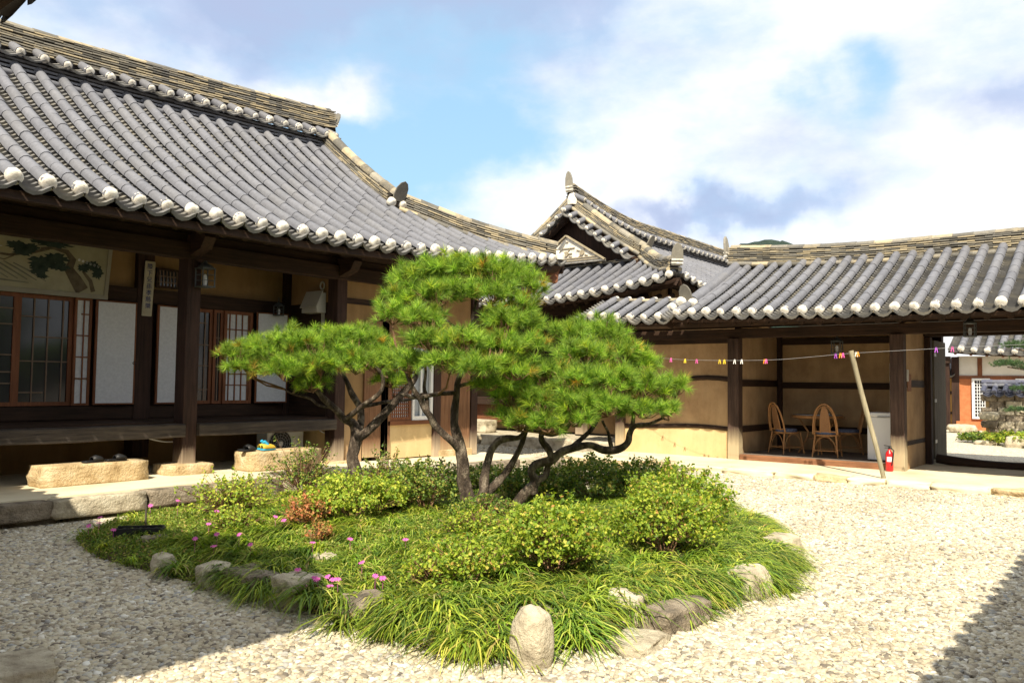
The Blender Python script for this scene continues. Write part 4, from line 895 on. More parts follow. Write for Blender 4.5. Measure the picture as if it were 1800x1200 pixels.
# painting over the doors: ink pine on a pale ground
pa = T('framed_painting', 'wide framed painting of an old pine tree hung above the porch doors', 'painting', (4.2, 11.1, 2.6))
def pp(x, z): return (x, 11.17-.12*(z-2.6)/.8, z)      # leans forward
PN = (0, 1, .15)
M['canvas'] = noisemat('painting_ground', (.25, .235, .16), (.36, .335, .24), 2.2, .8, .1, c3=(.36, .31, .16)); M['mount'] = noisemat('grey_frame', (.26, .24, .19), (.33, .31, .25), 4, .7, 0)
child(pa, 'frame', M['mount'], lambda b: [b.bar(pp(3.0, 2.6), pp(5.2, 2.6), .03, .06), b.bar(pp(3.0, 3.36), pp(5.2, 3.36), .03, .04), b.bar(pp(5.17, 2.6), pp(5.17, 3.36), .05, .03)])
child(pa, 'canvas', M['canvas'], lambda b: b.plate([pp(3.0, 2.62), pp(5.15, 2.62), pp(5.15, 3.35), pp(3.0, 3.35)], PN, .012))
M['ink'] = noisemat('ink_green', (.015, .03, .028), (.05, .07, .055), 20, .8, 0); M['inkbrown'] = noisemat('ink_brown', (.06, .045, .03), (.16, .13, .09), 12, .8, 0)
def strokes(b, pts, wd):
    vs = []; nn = len(pts)
    for i, (x, z) in enumerate(pts):
        a = pts[min(i+1, nn-1)]; c = pts[max(i-1, 0)]; dx, dz = a[0]-c[0], a[1]-c[1]; l = math.hypot(dx, dz) or 1; w = wd[i]
        for s_ in (-1, 1): q = pp(x-dz/l*w*s_, z+dx/l*w*s_); vs.append((q[0], q[1]-.004, q[2]))
    b.add(vs, [(2*i, 2*i+1, 2*i+3, 2*i+2) for i in range(nn-1)])
def blots(b, lst):
    for x, z, rx, rz_ in lst:
        pts = []
        for k in range(26):
            a = 2*PI*k/26; rr = 1+.22*math.sin(k*2.7+x*9)+.12*math.cos(k*5.1); q = pp(x+rx*rr*math.cos(a), z+rz_*rr*math.sin(a)); pts.append((q[0], q[1]-.006, q[2]))
        b.add(pts, [tuple(range(26))])
child(pa, 'painted_trunk', M['inkbrown'], lambda b: [strokes(b, [(4.86, 2.66), (4.76, 2.8), (4.66, 2.93), (4.70, 3.05), (4.62, 3.14), (4.45, 3.17), (4.3, 3.15)], [.085, .075, .06, .045, .03, .018, .01]), strokes(b, [(5.0, 2.66), (4.95, 2.8), (4.84, 2.92)], [.03, .025, .015]), strokes(b, [(4.4, 3.16), (4.2, 3.08), (3.95, 3.02), (3.6, 3.03), (3.2, 3.06)], [.02, .018, .015, .012, .006]), strokes(b, [(4.0, 3.02), (3.9, 2.96), (3.78, 2.97)], [.008, .006, .004])])
child(pa, 'painted_needles', M['ink'], lambda b: blots(b, [(4.45, 3.22, .2, .045), (4.28, 3.24, .12, .04), (4.02, 3.15, .12, .05), (4.1, 3.08, .12, .05), (4.5, 3.04, .14, .07), (4.33, 2.97, .16, .08), (4.3, 2.87, .1, .06), (4.35, 2.8, .07, .03), (4.55, 2.94, .12, .05), (4.95, 3.0, .1, .06), (5.03, 2.92, .07, .08), (4.85, 2.96, .08, .05), (3.25, 2.93, .1, .09), (4.18, 3.14, .1, .05)]))
child(pa, 'painted_flowers', M['paper'], lambda b: blots(b, [(4.78+.05*k, 3.06-.012*k, .017, .018) for k in range(6)]+[(3.75, 3.12, .09, .03), (3.5, 3.15, .06, .04)]))
M['ink_grey'] = noisemat('ink_grey', (.12, .12, .10), (.2, .2, .16), 12, .8, 0)
child(pa, 'painted_roofs', M['ink_grey'], lambda b: [strokes(b, [(3.45+.11*k, 2.98-.01*k), (3.62+.11*k, 2.86), (3.85+.11*k, 2.74)], [.006, .010, .005]) for k in range(6)]+[strokes(b, [(3.3, 2.78), (3.7, 2.72), (4.2, 2.70)], [.008, .014, .004])])
def inscr(b):
    for k in range(12): strokes(b, [(3.6+k*.032, 3.275+.004*math.sin(k*3)), (3.62+k*.032, 3.27), (3.618+k*.032, 3.262)], [.004, .005, .003])
child(pa, 'inscription', M['ink'], inscr)
# sitting room: rattan table and chairs, freezer, panels, extinguisher
def rattan_chair(label, x, y, ang):
    z0 = .217; c, s_ = math.cos(ang), math.sin(ang)
    t = T('rattan_chair', label, 'chair', (x, y, z0), 'rattan chairs around the table')
    def W(a, b_, h): return (x+a*c-b_*s_, y+a*s_+b_*c, z0+h)      # a = forward
    def arch(w, hh, y_off, zb, a_b, lean, n=13): return [W(a_b-lean*((zb+hh*math.sin(PI*k/(n-1))**.8)-zb), w*math.cos(PI*k/(n-1)), zb+hh*math.sin(PI*k/(n-1))**.8) for k in range(n)]
    child(t, 'back_frame', M['rattan'], lambda b: [b.tube(arch(.215, .56, 0, .42, -.2, .22), .016, 7), b.tube(arch(.19, .52, 0, .42, -.19, .22), .010, 6), b.tube(arch(.085, .48, 0, .45, -.2, .22), .012, 7), b.tube([W(-.205, -.2, .47), W(-.205, .2, .47)], .012, 6)])
    child(t, 'back_panel', M['weave'], lambda b: b.plate([W(-.205-.22*(h-.42), w, h) for w, h in ((-.075, .48), (.075, .48), (.08, .75), (.05, .88), (0, .91), (-.05, .88), (-.08, .75))], (c, s_, .2), .006))
    child(t, 'seat_frame', M['rattan'], lambda b: b.tube([W(.22*math.cos(a), .23*math.sin(a), .40) for a in [k*PI/8 for k in range(17)]], .018, 7))
    cu_ = MB(); vs = []
    for h, r_ in ((.40, .19), (.45, .215), (.475, .2), (.48, .1)):
        for k in range(18): vs.append(W(r_*math.cos(k*PI/9), r_*math.sin(k*PI/9), h))
    cu_.add(vs, [(i*18+k, i*18+(k+1) % 18, (i+1)*18+(k+1) % 18, (i+1)*18+k) for i in range(3) for k in range(18)]+[tuple(range(54, 72))], True); cu_.build('cushion', M['cushion'], t)
    for a, b_ in ((.19, .17), (.19, -.17), (-.19, .18), (-.19, -.18)): child(t, 'leg', M['rattan'], lambda q: q.tube([W(a, b_, .41), W(a*1.32, b_*1.25, 0)], [.016, .013], 7))
    child(t, 'stretcher', M['rattan'], lambda b: [b.tube([W(.19*1.25*i, .17*1.2*j, .12), W(.19*1.25*k, .17*1.2*l, .12)], .009, 6) for i, j, k, l in ((1, 1, 1, -1), (-1, 1, -1, -1), (1, 1, -1, 1), (1, -1, -1, -1))]+[b.tube([W(-.23-.0*u, .2*math.cos(PI*k/8), .08+.30*math.sin(PI*k/8)) for k in range(9)], .008, 5) for u in (1,)]+[b.tube([W(.2*math.cos(PI*k/8), .2*v, .08+.30*math.sin(PI*k/8)) for k in range(9)], .008, 5) for v in (1, -1)])
rattan_chair('rattan chair left of the table, turned toward it', 15.80, 5.66, -.55)
rattan_chair('rattan chair in front of the table with its woven back to the courtyard', 15.55, 4.80, .12)
rattan_chair('rattan chair right of the table seen from the side, near the freezer', 16.55, 4.72, 1.95)
rt_ = T('rattan_table', 'round rattan table among the three rattan chairs in the open room', 'table', (16.25, 5.2, .215))
child(rt_, 'table_top', M['rattan'], lambda b: b.lathe((16.25, 5.2, .215), [(.02, .68), (.47, .68), (.50, .70), (.50, .73), (.47, .745), (.02, .745)], 30)); child(rt_, 'glass_top', M['curtain'], lambda b: b.lathe((16.25, 5.2, .215), [(.02, .7455), (.46, .7455), (.46, .752), (.02, .752)], 30))
for k in range(4):
    a = k*PI/2+.5; child(rt_, 'leg', M['rattan'], lambda b: [b.tube([(16.25+.36*math.cos(a), 5.2+.36*math.sin(a), .215+.68), (16.25+.18*math.cos(a), 5.2+.18*math.sin(a), .215+.42), (16.25+.2*math.cos(a), 5.2+.2*math.sin(a), .215+.3), (16.25+.36*math.cos(a), 5.2+.36*math.sin(a), .215)], .017, 7)])
child(rt_, 'shelf', M['weave'], lambda b: b.lathe((16.25, 5.2, .215), [(.02, .28), (.19, .28), (.19, .3), (.02, .3)], 20))
ash = T('glass_dish', 'small pale glass dish on the rattan table', 'dish', (16.15, 5.0, .968)); child(ash, 'bowl', M['white'], lambda b: b.lathe((16.15, 5.0, .968), [(.05, 0), (.075, .035), (.07, .035), (.045, .008)], 16))
fz = T('chest_freezer', 'white chest freezer standing beside the gate post', 'freezer', (15.6, 3.75, .215))
bevel(child(fz, 'case', M['white'], P4(15.3, 3.46, .235, 15.9, 4.03, .985)), .012); bevel(child(fz, 'lid', M['white'], P4(15.285, 3.45, .99, 15.91, 4.045, 1.07)), .02)
child(fz, 'base', M['black'], P4(15.33, 3.49, .215, 15.88, 4.0, .235)); child(fz, 'handle', M['steel'], P4(15.27, 3.65, .99, 15.285, 3.85, 1.01))
wp = T('white_panel', 'tall white folded panel standing against the back wall beyond the freezer', 'panel', (16.9, 3.9, .215))
bevel(child(wp, 'panel', M['white'], P4(16.85, 3.84, .216, 16.9, 4.02, 1.98)), .005); bevel(child(wp, 'panel', M['white'], P4(16.78, 3.6, .216, 16.83, 3.83, 1.98)), .005)
fe = T('fire_extinguisher', 'small red fire extinguisher on the terrace at the foot of the gate post', 'fire extinguisher', (14.6, 3.50, .125))
child(fe, 'cylinder', M['red'], lambda b: b.lathe((14.6, 3.50, .125), [(.055, 0), (.06, .01), (.06, .27), (.05, .31), (.02, .34), (.018, .36)], 20)); child(fe, 'label', M['paper'], lambda b: b.add([(14.6+.0605*math.cos(a), 3.5+.0605*math.sin(a), z) for z in (.28, .36) for a in [PI*(.85+.06*k) for k in range(8)]], [(k, k+1, k+9, k+8) for k in range(7)]))
child(fe, 'valve', M['black'], lambda b: [b.tube([(14.6, 3.5, .48), (14.6, 3.5, .525)], .016, 8), b.bar((14.6, 3.46, .53), (14.58, 3.58, .545), .02, .012), b.bar((14.6, 3.46, .51), (14.59, 3.57, .505), .02, .01)]); child(fe, 'hose', M['black'], lambda b: b.tube([(14.6, 3.47, .5), (14.55, 3.42, .47), (14.54, 3.43, .35), (14.54, 3.45, .22)], .01, 7))
pl_ = T('prop_pole', 'weathered wooden pole leaning under the clothesline in front of the open room', 'pole', (13.42, 3.3, .12))
child(pl_, 'shaft', M['polewood'], lambda b: b.tube([(13.42, 3.30, .11), (13.40, 3.40, .6), (13.36, 3.53, 1.15), (13.33, 3.63, 1.6), (13.30, 3.735, 2.08)], [.032, .036, .038, .040, .042], 9, noise_amp=.2))
lp = [(13.9, 7.9, 2.08), (13.6, 6.9, 1.985), (13.42, 5.95, 1.95), (13.34, 5.0, 1.95), (13.30, 4.3, 1.995), (13.28, 3.72, 2.04), (13.25, 2.9, 2.075), (13.2, 2.0, 2.11), (13.15, 1.2, 2.13), (13.1, .2, 2.15), (13.0, -1.2, 2.2)]
cl = T('clothesline', 'thin line strung across the front of the gate range, held up by the pole', 'clothesline', lp[0]); child(cl, 'line', M['steel'], lambda b: b.tube(smooth_path(lp, 4), .0022, 5))
cl['label'] = 'thin clothesline strung across the front of the gate range'
LP = smooth_path(lp, 30)
pegm = {k: noisemat(k+'_plastic', v, tuple(min(1, c*1.15) for c in v), 3, .4, 0) for k, v in {'pink': (.8, .12, .42), 'yellow': (.85, .62, .05), 'white': (.8, .78, .74), 'orange': (.85, .33, .03), 'purple': (.45, .1, .6)}.items()}
def pegmesh():
    b = MB()
    for s_ in (-1, 1):
        vs = [(-.006, s_*.003, .018), (.006, s_*.003, .018), (.006, s_*.008, .018), (-.006, s_*.008, .018), (-.007, s_*.012, -.06), (.007, s_*.012, -.06), (.007, s_*.020, -.06), (-.007, s_*.020, -.06)]
        b.add(vs, [(0, 1, 2, 3), (4, 7, 6, 5), (0, 4, 5, 1), (1, 5, 6, 2), (2, 6, 7, 3), (3, 7, 4, 0)])
    b.box((-.005, -.012, -.02), (.005, .012, -.012)); return b
for py, colr, lab in [(7.02, 'pink', 'pink clothes peg, first from the pines, over the ochre wall'), (6.70, 'yellow', 'single yellow clothes peg between the two pink ones left of the room'), (6.44, 'pink', 'pink clothes peg just left of the sitting room post'),
        (5.98, 'yellow', 'yellow clothes peg on the left edge of the sitting room post'), (5.88, 'yellow', 'yellow clothes peg on the right edge of the sitting room post'), (5.68, 'white', 'white clothes peg nearer the sitting room post'), (5.57, 'white', 'second white clothes peg, right of its white twin'),
        (5.15, 'orange', 'orange and pink clothes peg alone before the side wall'), (5.11, 'pink', 'pink clothes peg clipped against the lone orange one'), (3.97, 'purple', 'purple-pink clothes peg left of the leaning pole'), (3.88, 'orange', 'orange clothes peg beside the pole, in a pair'), (3.84, 'pink', 'pink clothes peg directly left of the leaning pole top'), (3.66, 'white', 'white clothes peg just right of the leaning pole top'), (3.62, 'orange', 'orange clothes peg right of the white one at the pole'),
        (2.50, 'purple', 'purple clothes peg over the dark gate leaf'), (2.30, 'pink', 'last pink clothes peg, in the gate opening')]:
    q = min(LP, key=lambda p: abs(p.y-py)); o = pegmesh().build('clothes_peg', pegm[colr]); o.location = q; o.rotation_euler = (0, rnd.uniform(-.2, .2), rnd.uniform(-.4, .4)); o.scale = (1.1, 1.1, 1.0); tag(o, lab, 'clothes peg', 'clothes pegs on the line')
wb = T('wall_switch_box', 'small white box mounted on the gate side wall', 'switch box', (15.0, 3.3, 1.7)); bevel(child(wb, 'box', M['offwhite'], P4(14.975, 3.28, 1.62, 15.03, 3.329, 1.82)), .004); child(wb, 'backing', M['sillwood'], P4(15.04, 3.30, 1.45, 15.3, 3.307, 1.75))
sk_ = T('garden_stake', 'short grey wooden stake in the ground cover by the drain', 'stake', (3.85, 7.2, .2)); child(sk_, 'stick', M['greywood'], lambda b: b.tube([(3.78, 7.22, .1), (3.785, 7.23, .40)], .009, 6))
dr = T('drain_trough', 'black slotted drain trough set in the ground cover near the terrace', 'drain', (3.7, 6.8, .2))
def drf(b):
    b.bar((3.42, 7.08, .17), (3.72, 6.84, .17), .02, .07); b.bar((3.52, 7.20, .17), (3.82, 6.96, .17), .02, .07)
    for k in range(7): t = k/6; b.bar((3.42+.30*t, 7.08-.24*t, .185), (3.52+.30*t, 7.20-.24*t, .185), .022, .012)
child(dr, 'grate', M['black'], drf); child(dr, 'inside', M['soil'], lambda b: b.bar((3.47, 7.14, .14), (3.77, 6.90, .14), .12, .02))
# ================================================================== garden island
ISL = [(3.35, 7.65), (3.2, 6.9), (3.22, 6.0), (3.3, 5.3), (3.35, 4.6), (3.3, 3.9), (3.3, 3.3), (3.45, 2.85), (3.9, 2.6), (4.5, 2.5), (5.2, 2.35), (5.9, 2.3), (6.6, 2.35), (7.3, 2.7), (8.2, 3.2), (9.0, 4.0), (9.3, 5.2), (9.2, 6.6), (8.8, 7.6), (8.2, 8.3), (7.2, 8.55), (6, 8.6), (4.9, 8.5), (4.0, 8.2)]
IP = np.array(ISL)
def inside(P_):
    x, y = P_[:, 0], P_[:, 1]; c = np.zeros(len(P_), bool); j = len(IP)-1
    for i in range(len(IP)):
        xi, yi, xj, yj = IP[i, 0], IP[i, 1], IP[j, 0], IP[j, 1]
        c ^= ((yi > y) != (yj > y)) & (x < (xj-xi)*(y-yi)/(yj-yi+1e-12)+xi); j = i
    return c
def edist(P_):
    d = np.full(len(P_), 1e9); j = len(IP)-1
    for i in range(len(IP)):
        a, b = IP[j], IP[i]; ab = b-a; t = np.clip(((P_-a)@ab)/(ab@ab), 0, 1); d = np.minimum(d, np.linalg.norm(P_-(a+t[:, None]*ab), axis=1)); j = i
    return d
def mound(P_):
    P_ = np.atleast_2d(P_)[:, :2]; d = edist(P_)*np.where(inside(P_), 1, -1)
    return np.where(d < 0, -.03, .05*np.clip(d/.08, 0, 1)+.13*np.clip(d/1.4, 0, 1)**.7)
def mz(x, y): return float(mound(np.array([[x, y]]))[0])
gx, gy = np.meshgrid(np.arange(2.9, 9.7, .08), np.arange(2.0, 9.0, .08), indexing='ij'); GP = np.stack([gx.ravel(), gy.ravel()], 1); GZ = mound(GP)
nx, ny = gx.shape; idx = np.arange(nx*ny).reshape(nx, ny); F = np.stack([idx[:-1, :-1], idx[1:, :-1], idx[1:, 1:], idx[:-1, 1:]], -1).reshape(-1, 4)
soil = bigmesh('garden_soil', np.c_[GP, GZ+.01*rng.standard_normal(len(GZ))], F, M['soil'], smooth=True); soil['kind'] = 'structure'
# --- pines
BR = {"left":[[[6.917,7.99,0.162,0.1229],[6.903,7.991,0.35,0.1084],[6.875,8.009,0.566,0.1012],[6.892,7.97,0.769,0.094],[6.898,8.027,0.96,0.0799],[6.78,8.089,1.034,0.0651],[6.638,8.097,1.158,0.0573],[6.478,8.126,1.287,0.0496],[6.33,8.142,1.414,0.0351],[6.13,8.22,1.565,0.0278]],[[6.892,7.97,0.769,0.0867],[6.985,7.843,0.886,0.0723],[7.084,7.703,1.061,0.0723],[7.179,7.568,1.251,0.0651],[7.308,7.47,1.44,0.0581],[7.398,7.422,1.624,0.0438],[7.333,7.485,1.841,0.0292]],[[6.923,8.008,0.816,0.0726],[7.06,8.061,1.005,0.0663],[7.067,8.119,1.173,0.0592],[7.026,8.235,1.356,0.0521],[6.982,8.278,1.503,0.0372],[6.879,8.39,1.724,0.0298]],[[6.749,8.05,1.014,0.0504],[6.757,7.784,1.165,0.0425],[6.793,7.567,1.297,0.0351],[6.819,7.445,1.404,0.0349],[6.785,7.392,1.578,0.0278],[6.682,7.508,1.749,0.0208]],[[6.624,8.114,1.172,0.0286],[6.447,8.172,1.202,0.0213],[6.346,8.213,1.286,0.0212],[6.181,8.336,1.341,0.014],[6.052,8.333,1.397,0.0139]],[[7.042,8.069,1.174,0.0368],[7.318,7.876,1.242,0.0298],[7.572,7.714,1.274,0.0225],[7.685,7.565,1.366,0.0225]]],"middle":[[[6.161,5.393,0.201,0.108],[6.138,5.407,0.382,0.0966],[6.104,5.434,0.58,0.0853],[6.087,5.438,0.779,0.0796],[6.051,5.47,0.937,0.0682],[6.024,5.488,1.147,0.0512],[6.015,5.484,1.317,0.0455],[6.021,5.462,1.488,0.0398],[6.05,5.408,1.687,0.0341],[6.078,5.354,1.915,0.0284],[6.089,5.322,2.142,0.0227],[6.092,5.299,2.37,0.0171]],[[6.082,5.442,0.807,0.0455],[5.924,5.469,0.943,0.0449],[5.831,5.576,1.076,0.0449],[5.743,5.595,1.206,0.0446],[5.703,5.636,1.317,0.0391],[5.614,5.659,1.428,0.0333],[5.561,5.711,1.593,0.0277],[5.5,5.772,1.785,0.0166]],[[5.743,5.595,1.206,0.0279],[5.773,5.627,1.344,0.0281],[5.743,5.655,1.456,0.0225],[5.745,5.638,1.624,0.0168]],[[6.172,5.374,0.258,0.0796],[6.229,5.291,0.395,0.0682],[6.273,5.301,0.577,0.0572],[6.325,5.303,0.744,0.0518],[6.367,5.236,0.9,0.046],[6.429,5.154,0.948,0.046],[6.507,5.054,0.961,0.0345],[6.565,4.97,1.094,0.023]],[[6.212,5.319,0.327,0.0625],[6.374,5.264,0.458,0.0575],[6.485,5.193,0.597,0.0463],[6.581,5.138,0.768,0.0408],[6.61,5.089,0.914,0.0349],[6.642,5.029,1.147,0.0291],[6.669,4.979,1.352,0.0175]],[[6.025,5.464,1.403,0.0284],[5.833,5.546,1.39,0.0281],[5.677,5.666,1.355,0.0279],[5.589,5.854,1.397,0.0168]],[[6.019,5.467,1.459,0.0227],[6.07,5.235,1.53,0.0225],[6.11,5.015,1.631,0.0166],[6.129,4.82,1.752,0.0109]],[[6.078,5.354,1.915,0.0227],[5.906,5.399,2.048,0.0168],[5.795,5.528,2.186,0.0112]],[[6.083,5.344,1.972,0.0227],[6.187,5.198,2.144,0.0171],[6.288,5.061,2.26,0.0114]]],"right":[[[6.676,5.227,0.2,0.0707],[6.731,5.145,0.36,0.0707],[6.791,5.059,0.479,0.0648],[6.763,5.084,0.596,0.0531],[6.8,5.031,0.673,0.0531],[6.882,4.924,0.716,0.0589],[6.941,4.844,0.794,0.0531],[7.071,4.755,0.845,0.0534],[7.216,4.652,0.867,0.0477],[7.299,4.55,0.821,0.0537],[7.392,4.433,0.823,0.0537],[7.455,4.347,0.895,0.0477],[7.469,4.322,0.991,0.0418],[7.502,4.273,1.075,0.0358],[7.583,4.17,1.095,0.0239],[7.672,4.052,1.156,0.0179]],[[6.791,5.059,0.479,0.0472],[6.894,5.004,0.545,0.0474],[6.911,4.973,0.652,0.0415],[6.889,4.915,0.728,0.0472],[6.854,4.949,0.833,0.0472],[6.813,4.993,0.927,0.0413],[6.819,4.977,1.045,0.0354],[6.846,4.926,1.234,0.0295],[6.908,4.828,1.471,0.0236],[6.951,4.754,1.707,0.0177]],[[7.053,4.778,0.85,0.0356],[7.188,4.763,0.922,0.03],[7.307,4.684,1.04,0.0302],[7.365,4.594,1.235,0.0241],[7.428,4.494,1.477,0.0181],[7.454,4.441,1.719,0.0121]],[[7.466,4.327,0.973,0.0298],[7.483,4.296,1.093,0.0298],[7.478,4.294,1.182,0.0239],[7.353,4.277,1.362,0.0177],[7.399,4.203,1.539,0.0118]],[[7.355,4.48,0.822,0.0298],[7.336,4.497,0.911,0.0298],[7.32,4.509,1.0,0.0179],[7.199,4.49,1.123,0.0177]],[[6.821,4.978,0.998,0.0354],[6.802,4.841,0.993,0.0408],[6.782,4.701,1.041,0.0288],[6.848,4.608,1.157,0.0173]]]}
PADS = {"left":[[5.51,8.5,1.78,0.26,0.16],[5.78,8.31,1.84,0.35,0.2],[6.09,8.08,1.92,0.41,0.21],[6.48,7.91,1.98,0.39,0.18],[6.85,7.76,1.98,0.32,0.19],[5.61,8.39,1.62,0.28,0.15],[5.86,8.08,1.59,0.39,0.19],[6.19,7.81,1.67,0.41,0.23],[6.58,7.65,1.71,0.38,0.25],[7.02,7.57,1.72,0.36,0.27],[6.2,7.98,1.43,0.21,0.12],[6.37,8.55,1.71,0.43,0.22],[6.92,8.33,1.84,0.52,0.22],[7.14,7.59,1.5,0.25,0.16],[7.24,7.6,1.99,0.26,0.19]],"middle":[[5.7,5.78,2.49,0.24,0.18],[5.87,5.57,2.58,0.3,0.17],[6.06,5.32,2.61,0.32,0.16],[6.26,5.08,2.55,0.28,0.17],[6.41,4.89,2.43,0.18,0.18],[5.6,5.77,2.29,0.22,0.16],[5.72,5.46,2.32,0.28,0.18],[6.04,5.04,2.35,0.28,0.17],[6.3,4.89,2.22,0.2,0.17],[5.45,5.81,2.12,0.2,0.13],[5.55,5.52,2.09,0.26,0.15],[5.76,5.26,2.03,0.22,0.14],[6.05,4.9,2.07,0.25,0.15],[6.36,4.83,2.06,0.15,0.13],[5.56,5.37,1.86,0.28,0.16],[5.69,5.05,1.84,0.27,0.16],[5.96,4.86,1.83,0.27,0.16],[6.29,4.77,1.83,0.21,0.16],[5.5,5.77,1.83,0.2,0.14],[5.51,5.62,1.65,0.23,0.14],[5.6,5.18,1.65,0.26,0.14],[5.72,4.86,1.62,0.26,0.14],[6.06,4.76,1.6,0.22,0.14],[5.91,4.96,1.47,0.18,0.08],[6.33,5.63,2.5,0.36,0.18],[6.12,5.92,2.17,0.36,0.2],[6.5,5.46,2.0,0.36,0.24]],"right":[[6.96,4.72,1.99,0.28,0.17],[7.24,4.52,2.01,0.27,0.16],[6.69,4.75,1.79,0.26,0.17],[6.81,4.45,1.77,0.3,0.18],[7.28,4.34,1.8,0.28,0.2],[7.52,4.2,1.69,0.24,0.18],[6.47,4.73,1.55,0.26,0.18],[6.58,4.43,1.52,0.29,0.19],[6.87,4.22,1.52,0.29,0.19],[7.24,4.08,1.45,0.25,0.18],[7.57,4.0,1.42,0.18,0.15],[6.37,5.04,1.35,0.2,0.16],[6.38,4.7,1.3,0.24,0.17],[6.51,4.38,1.28,0.26,0.16],[6.8,4.18,1.28,0.27,0.17],[7.18,4.02,1.24,0.23,0.15],[7.52,3.91,1.24,0.15,0.1],[7.66,3.88,1.47,0.12,0.13],[6.27,4.85,1.11,0.22,0.13],[6.36,4.58,1.1,0.22,0.13],[6.55,4.34,1.15,0.2,0.11],[7.47,4.74,1.72,0.43,0.31],[7.14,5.03,1.41,0.43,0.31],[7.68,4.5,1.42,0.37,0.31],[6.53,5.17,1.17,0.2,0.14]]}
def unit(v): return v/np.linalg.norm(v, axis=-1, keepdims=True)
def needles(pads, dens, seed, L0=.11, nn=58):
    r = np.random.default_rng(seed); C, A, S_ = [], [], []
    for (x, y, z, rx, rz_) in pads:
        n = int(dens*rx*(rx+rz_)*2)+10; d = unit(r.standard_normal((n, 3))); d[:, 2] = np.where(d[:, 2] < -.25, -d[:, 2]*.7, d[:, 2]); d = unit(d)
        ph = np.array([math.sin(k*1.7) for k in range(3)]); lump = 1+.24*np.sin(d@np.array([7, 3, 5])+x*9)+.18*np.sin(d@np.array([-5, 9, 4])*1.4+y*7)
        rad = (r.random(n)**.45)*lump; c = np.array([x, y, z])+d*rad[:, None]*np.array([rx, rx*.95, rz_])*.9
        ax = unit(d*np.array([.8, .8, .75])+np.array([0, 0, .62])+.38*r.standard_normal((n, 3))); C.append(c); A.append(ax); S_.append(np.full(n, .85+.3*r.random()))
    C = np.vstack(C); A = np.vstack(A); n = len(C); tint = .62+.85*r.random(n)**1.3; yel = r.random(n) < .10
    a1 = unit(np.cross(A, unit(r.standard_normal((n, 3))))); a2 = np.cross(A, a1); V = []; Fo = []
    th = r.random((n, nn))*2*PI; tilt = np.radians(10+62*r.random((n, nn))**.7); ln = L0*(.65+.5*r.random((n, nn))); up_ = (r.random((n, nn))-.15)*.05
    dr = A[:, None, :]*np.cos(tilt)[..., None]+(a1[:, None, :]*np.cos(th)[..., None]+a2[:, None, :]*np.sin(th)[..., None])*np.sin(tilt)[..., None]
    base = C[:, None, :]+A[:, None, :]*up_[..., None]
    sdv = unit(np.cross(dr, np.array([.784, .621, 0.])+.6*r.standard_normal((n, nn, 3))))*(.0017+.0006*r.random((n, nn)))[..., None]
    tip = base+dr*ln[..., None]; tip[..., 2] -= .006*r.random((n, nn))
    V = np.stack([base-sdv, base+sdv, tip], 2).reshape(-1, 3); F_ = np.arange(len(V)).reshape(-1, 3)
    t = np.ones((n, nn, 3, 4)); old = r.random(n) < .035; col = np.stack([tint*np.where(yel, 1.5, 1)*np.where(old, 1.5, 1), tint*np.where(yel, 1.25, 1)*np.where(old, .7, 1), tint*.9], -1); t[..., :3] = col[:, None, None, :]
    return V, F_, t.reshape(-1, 4), C, A
for k_, m_ in (('left', 2), ('middle', 3), ('right', 2)): PADS[k_] = [p for i_, p in enumerate(PADS[k_]) if i_ not in {'left': (12, 14), 'middle': (11, 18, 24, 25, 26), 'right': (2, 21, 23)}[k_]]
def pine(key, label, base, dens, seed):
    t = thing('pine_tree', label, 'tree', base)
    b = MB()
    for i, br_ in enumerate(BR[key]):
        if br_[0][2] < .5: br_ = [(br_[0][0], br_[0][1], br_[0][2]-.12, br_[0][3]*1.15)]+br_
        P_ = smooth_path([q[:3] for q in br_], 4); R4 = np.interp(np.linspace(0, 1, len(P_)), np.linspace(0, 1, len(br_)), [q[3] for q in br_])
        P_ = [p+Vector((noise.noise(p*5), noise.noise(p*5+Vector((9, 0, 0))), 0))*.018 for p in P_]
        b.tube(P_, [float(q)*.76 for q in R4], 12, noise_amp=.28)
    b.build('trunk', M['bark'], t)
    V, F_, ti, C, A = needles(PADS[key], dens, seed)
    # twigs: every shoot joined back to its pad's heart, pads joined to the nearest limb
    limb = np.array([q[:3] for br_ in BR[key] for q in br_ if q[2] > 1.0]); tw = MB()
    for (x, y, z, rx, rz_) in PADS[key]:
        c = np.array([x, y, z-.5*rz_]); k = np.argmin(np.linalg.norm(limb-c, axis=1)); l = limb[k]; m_ = (l+c)/2+np.array([rnd.uniform(-.05, .05), rnd.uniform(-.05, .05), -.03])
        tw.tube([l, m_, c], [.014, .011, .008], 6, noise_amp=.3)
        own = np.where(np.linalg.norm(C-np.array([x, y, z]), axis=1) < rx*.95)[0][:26]
        for j in own: e_ = C[j]; q = c+(e_-c)*.55+np.array([0, 0, -.02]); tw.tube([c, q, e_], [.006, .005, .0035], 4, cap=False)
    tw.build('twigs', M['bark_red'], t)
    bigmesh('needles', V, F_, M['needle'], t, tint=ti)
pine('left', 'shaped pine with a forked trunk and one long flat bough reaching left before the porch', (7.0, 8.1, .15), 290, 1)
pine('middle', 'tallest shaped pine in the middle with a domed top and several bare stems', (6.2, 5.5, .18), 300, 2)
pine('right', 'spreading shaped pine on the right with low snaking limbs over the shrubs', (6.7, 5.2, .18), 290, 3)
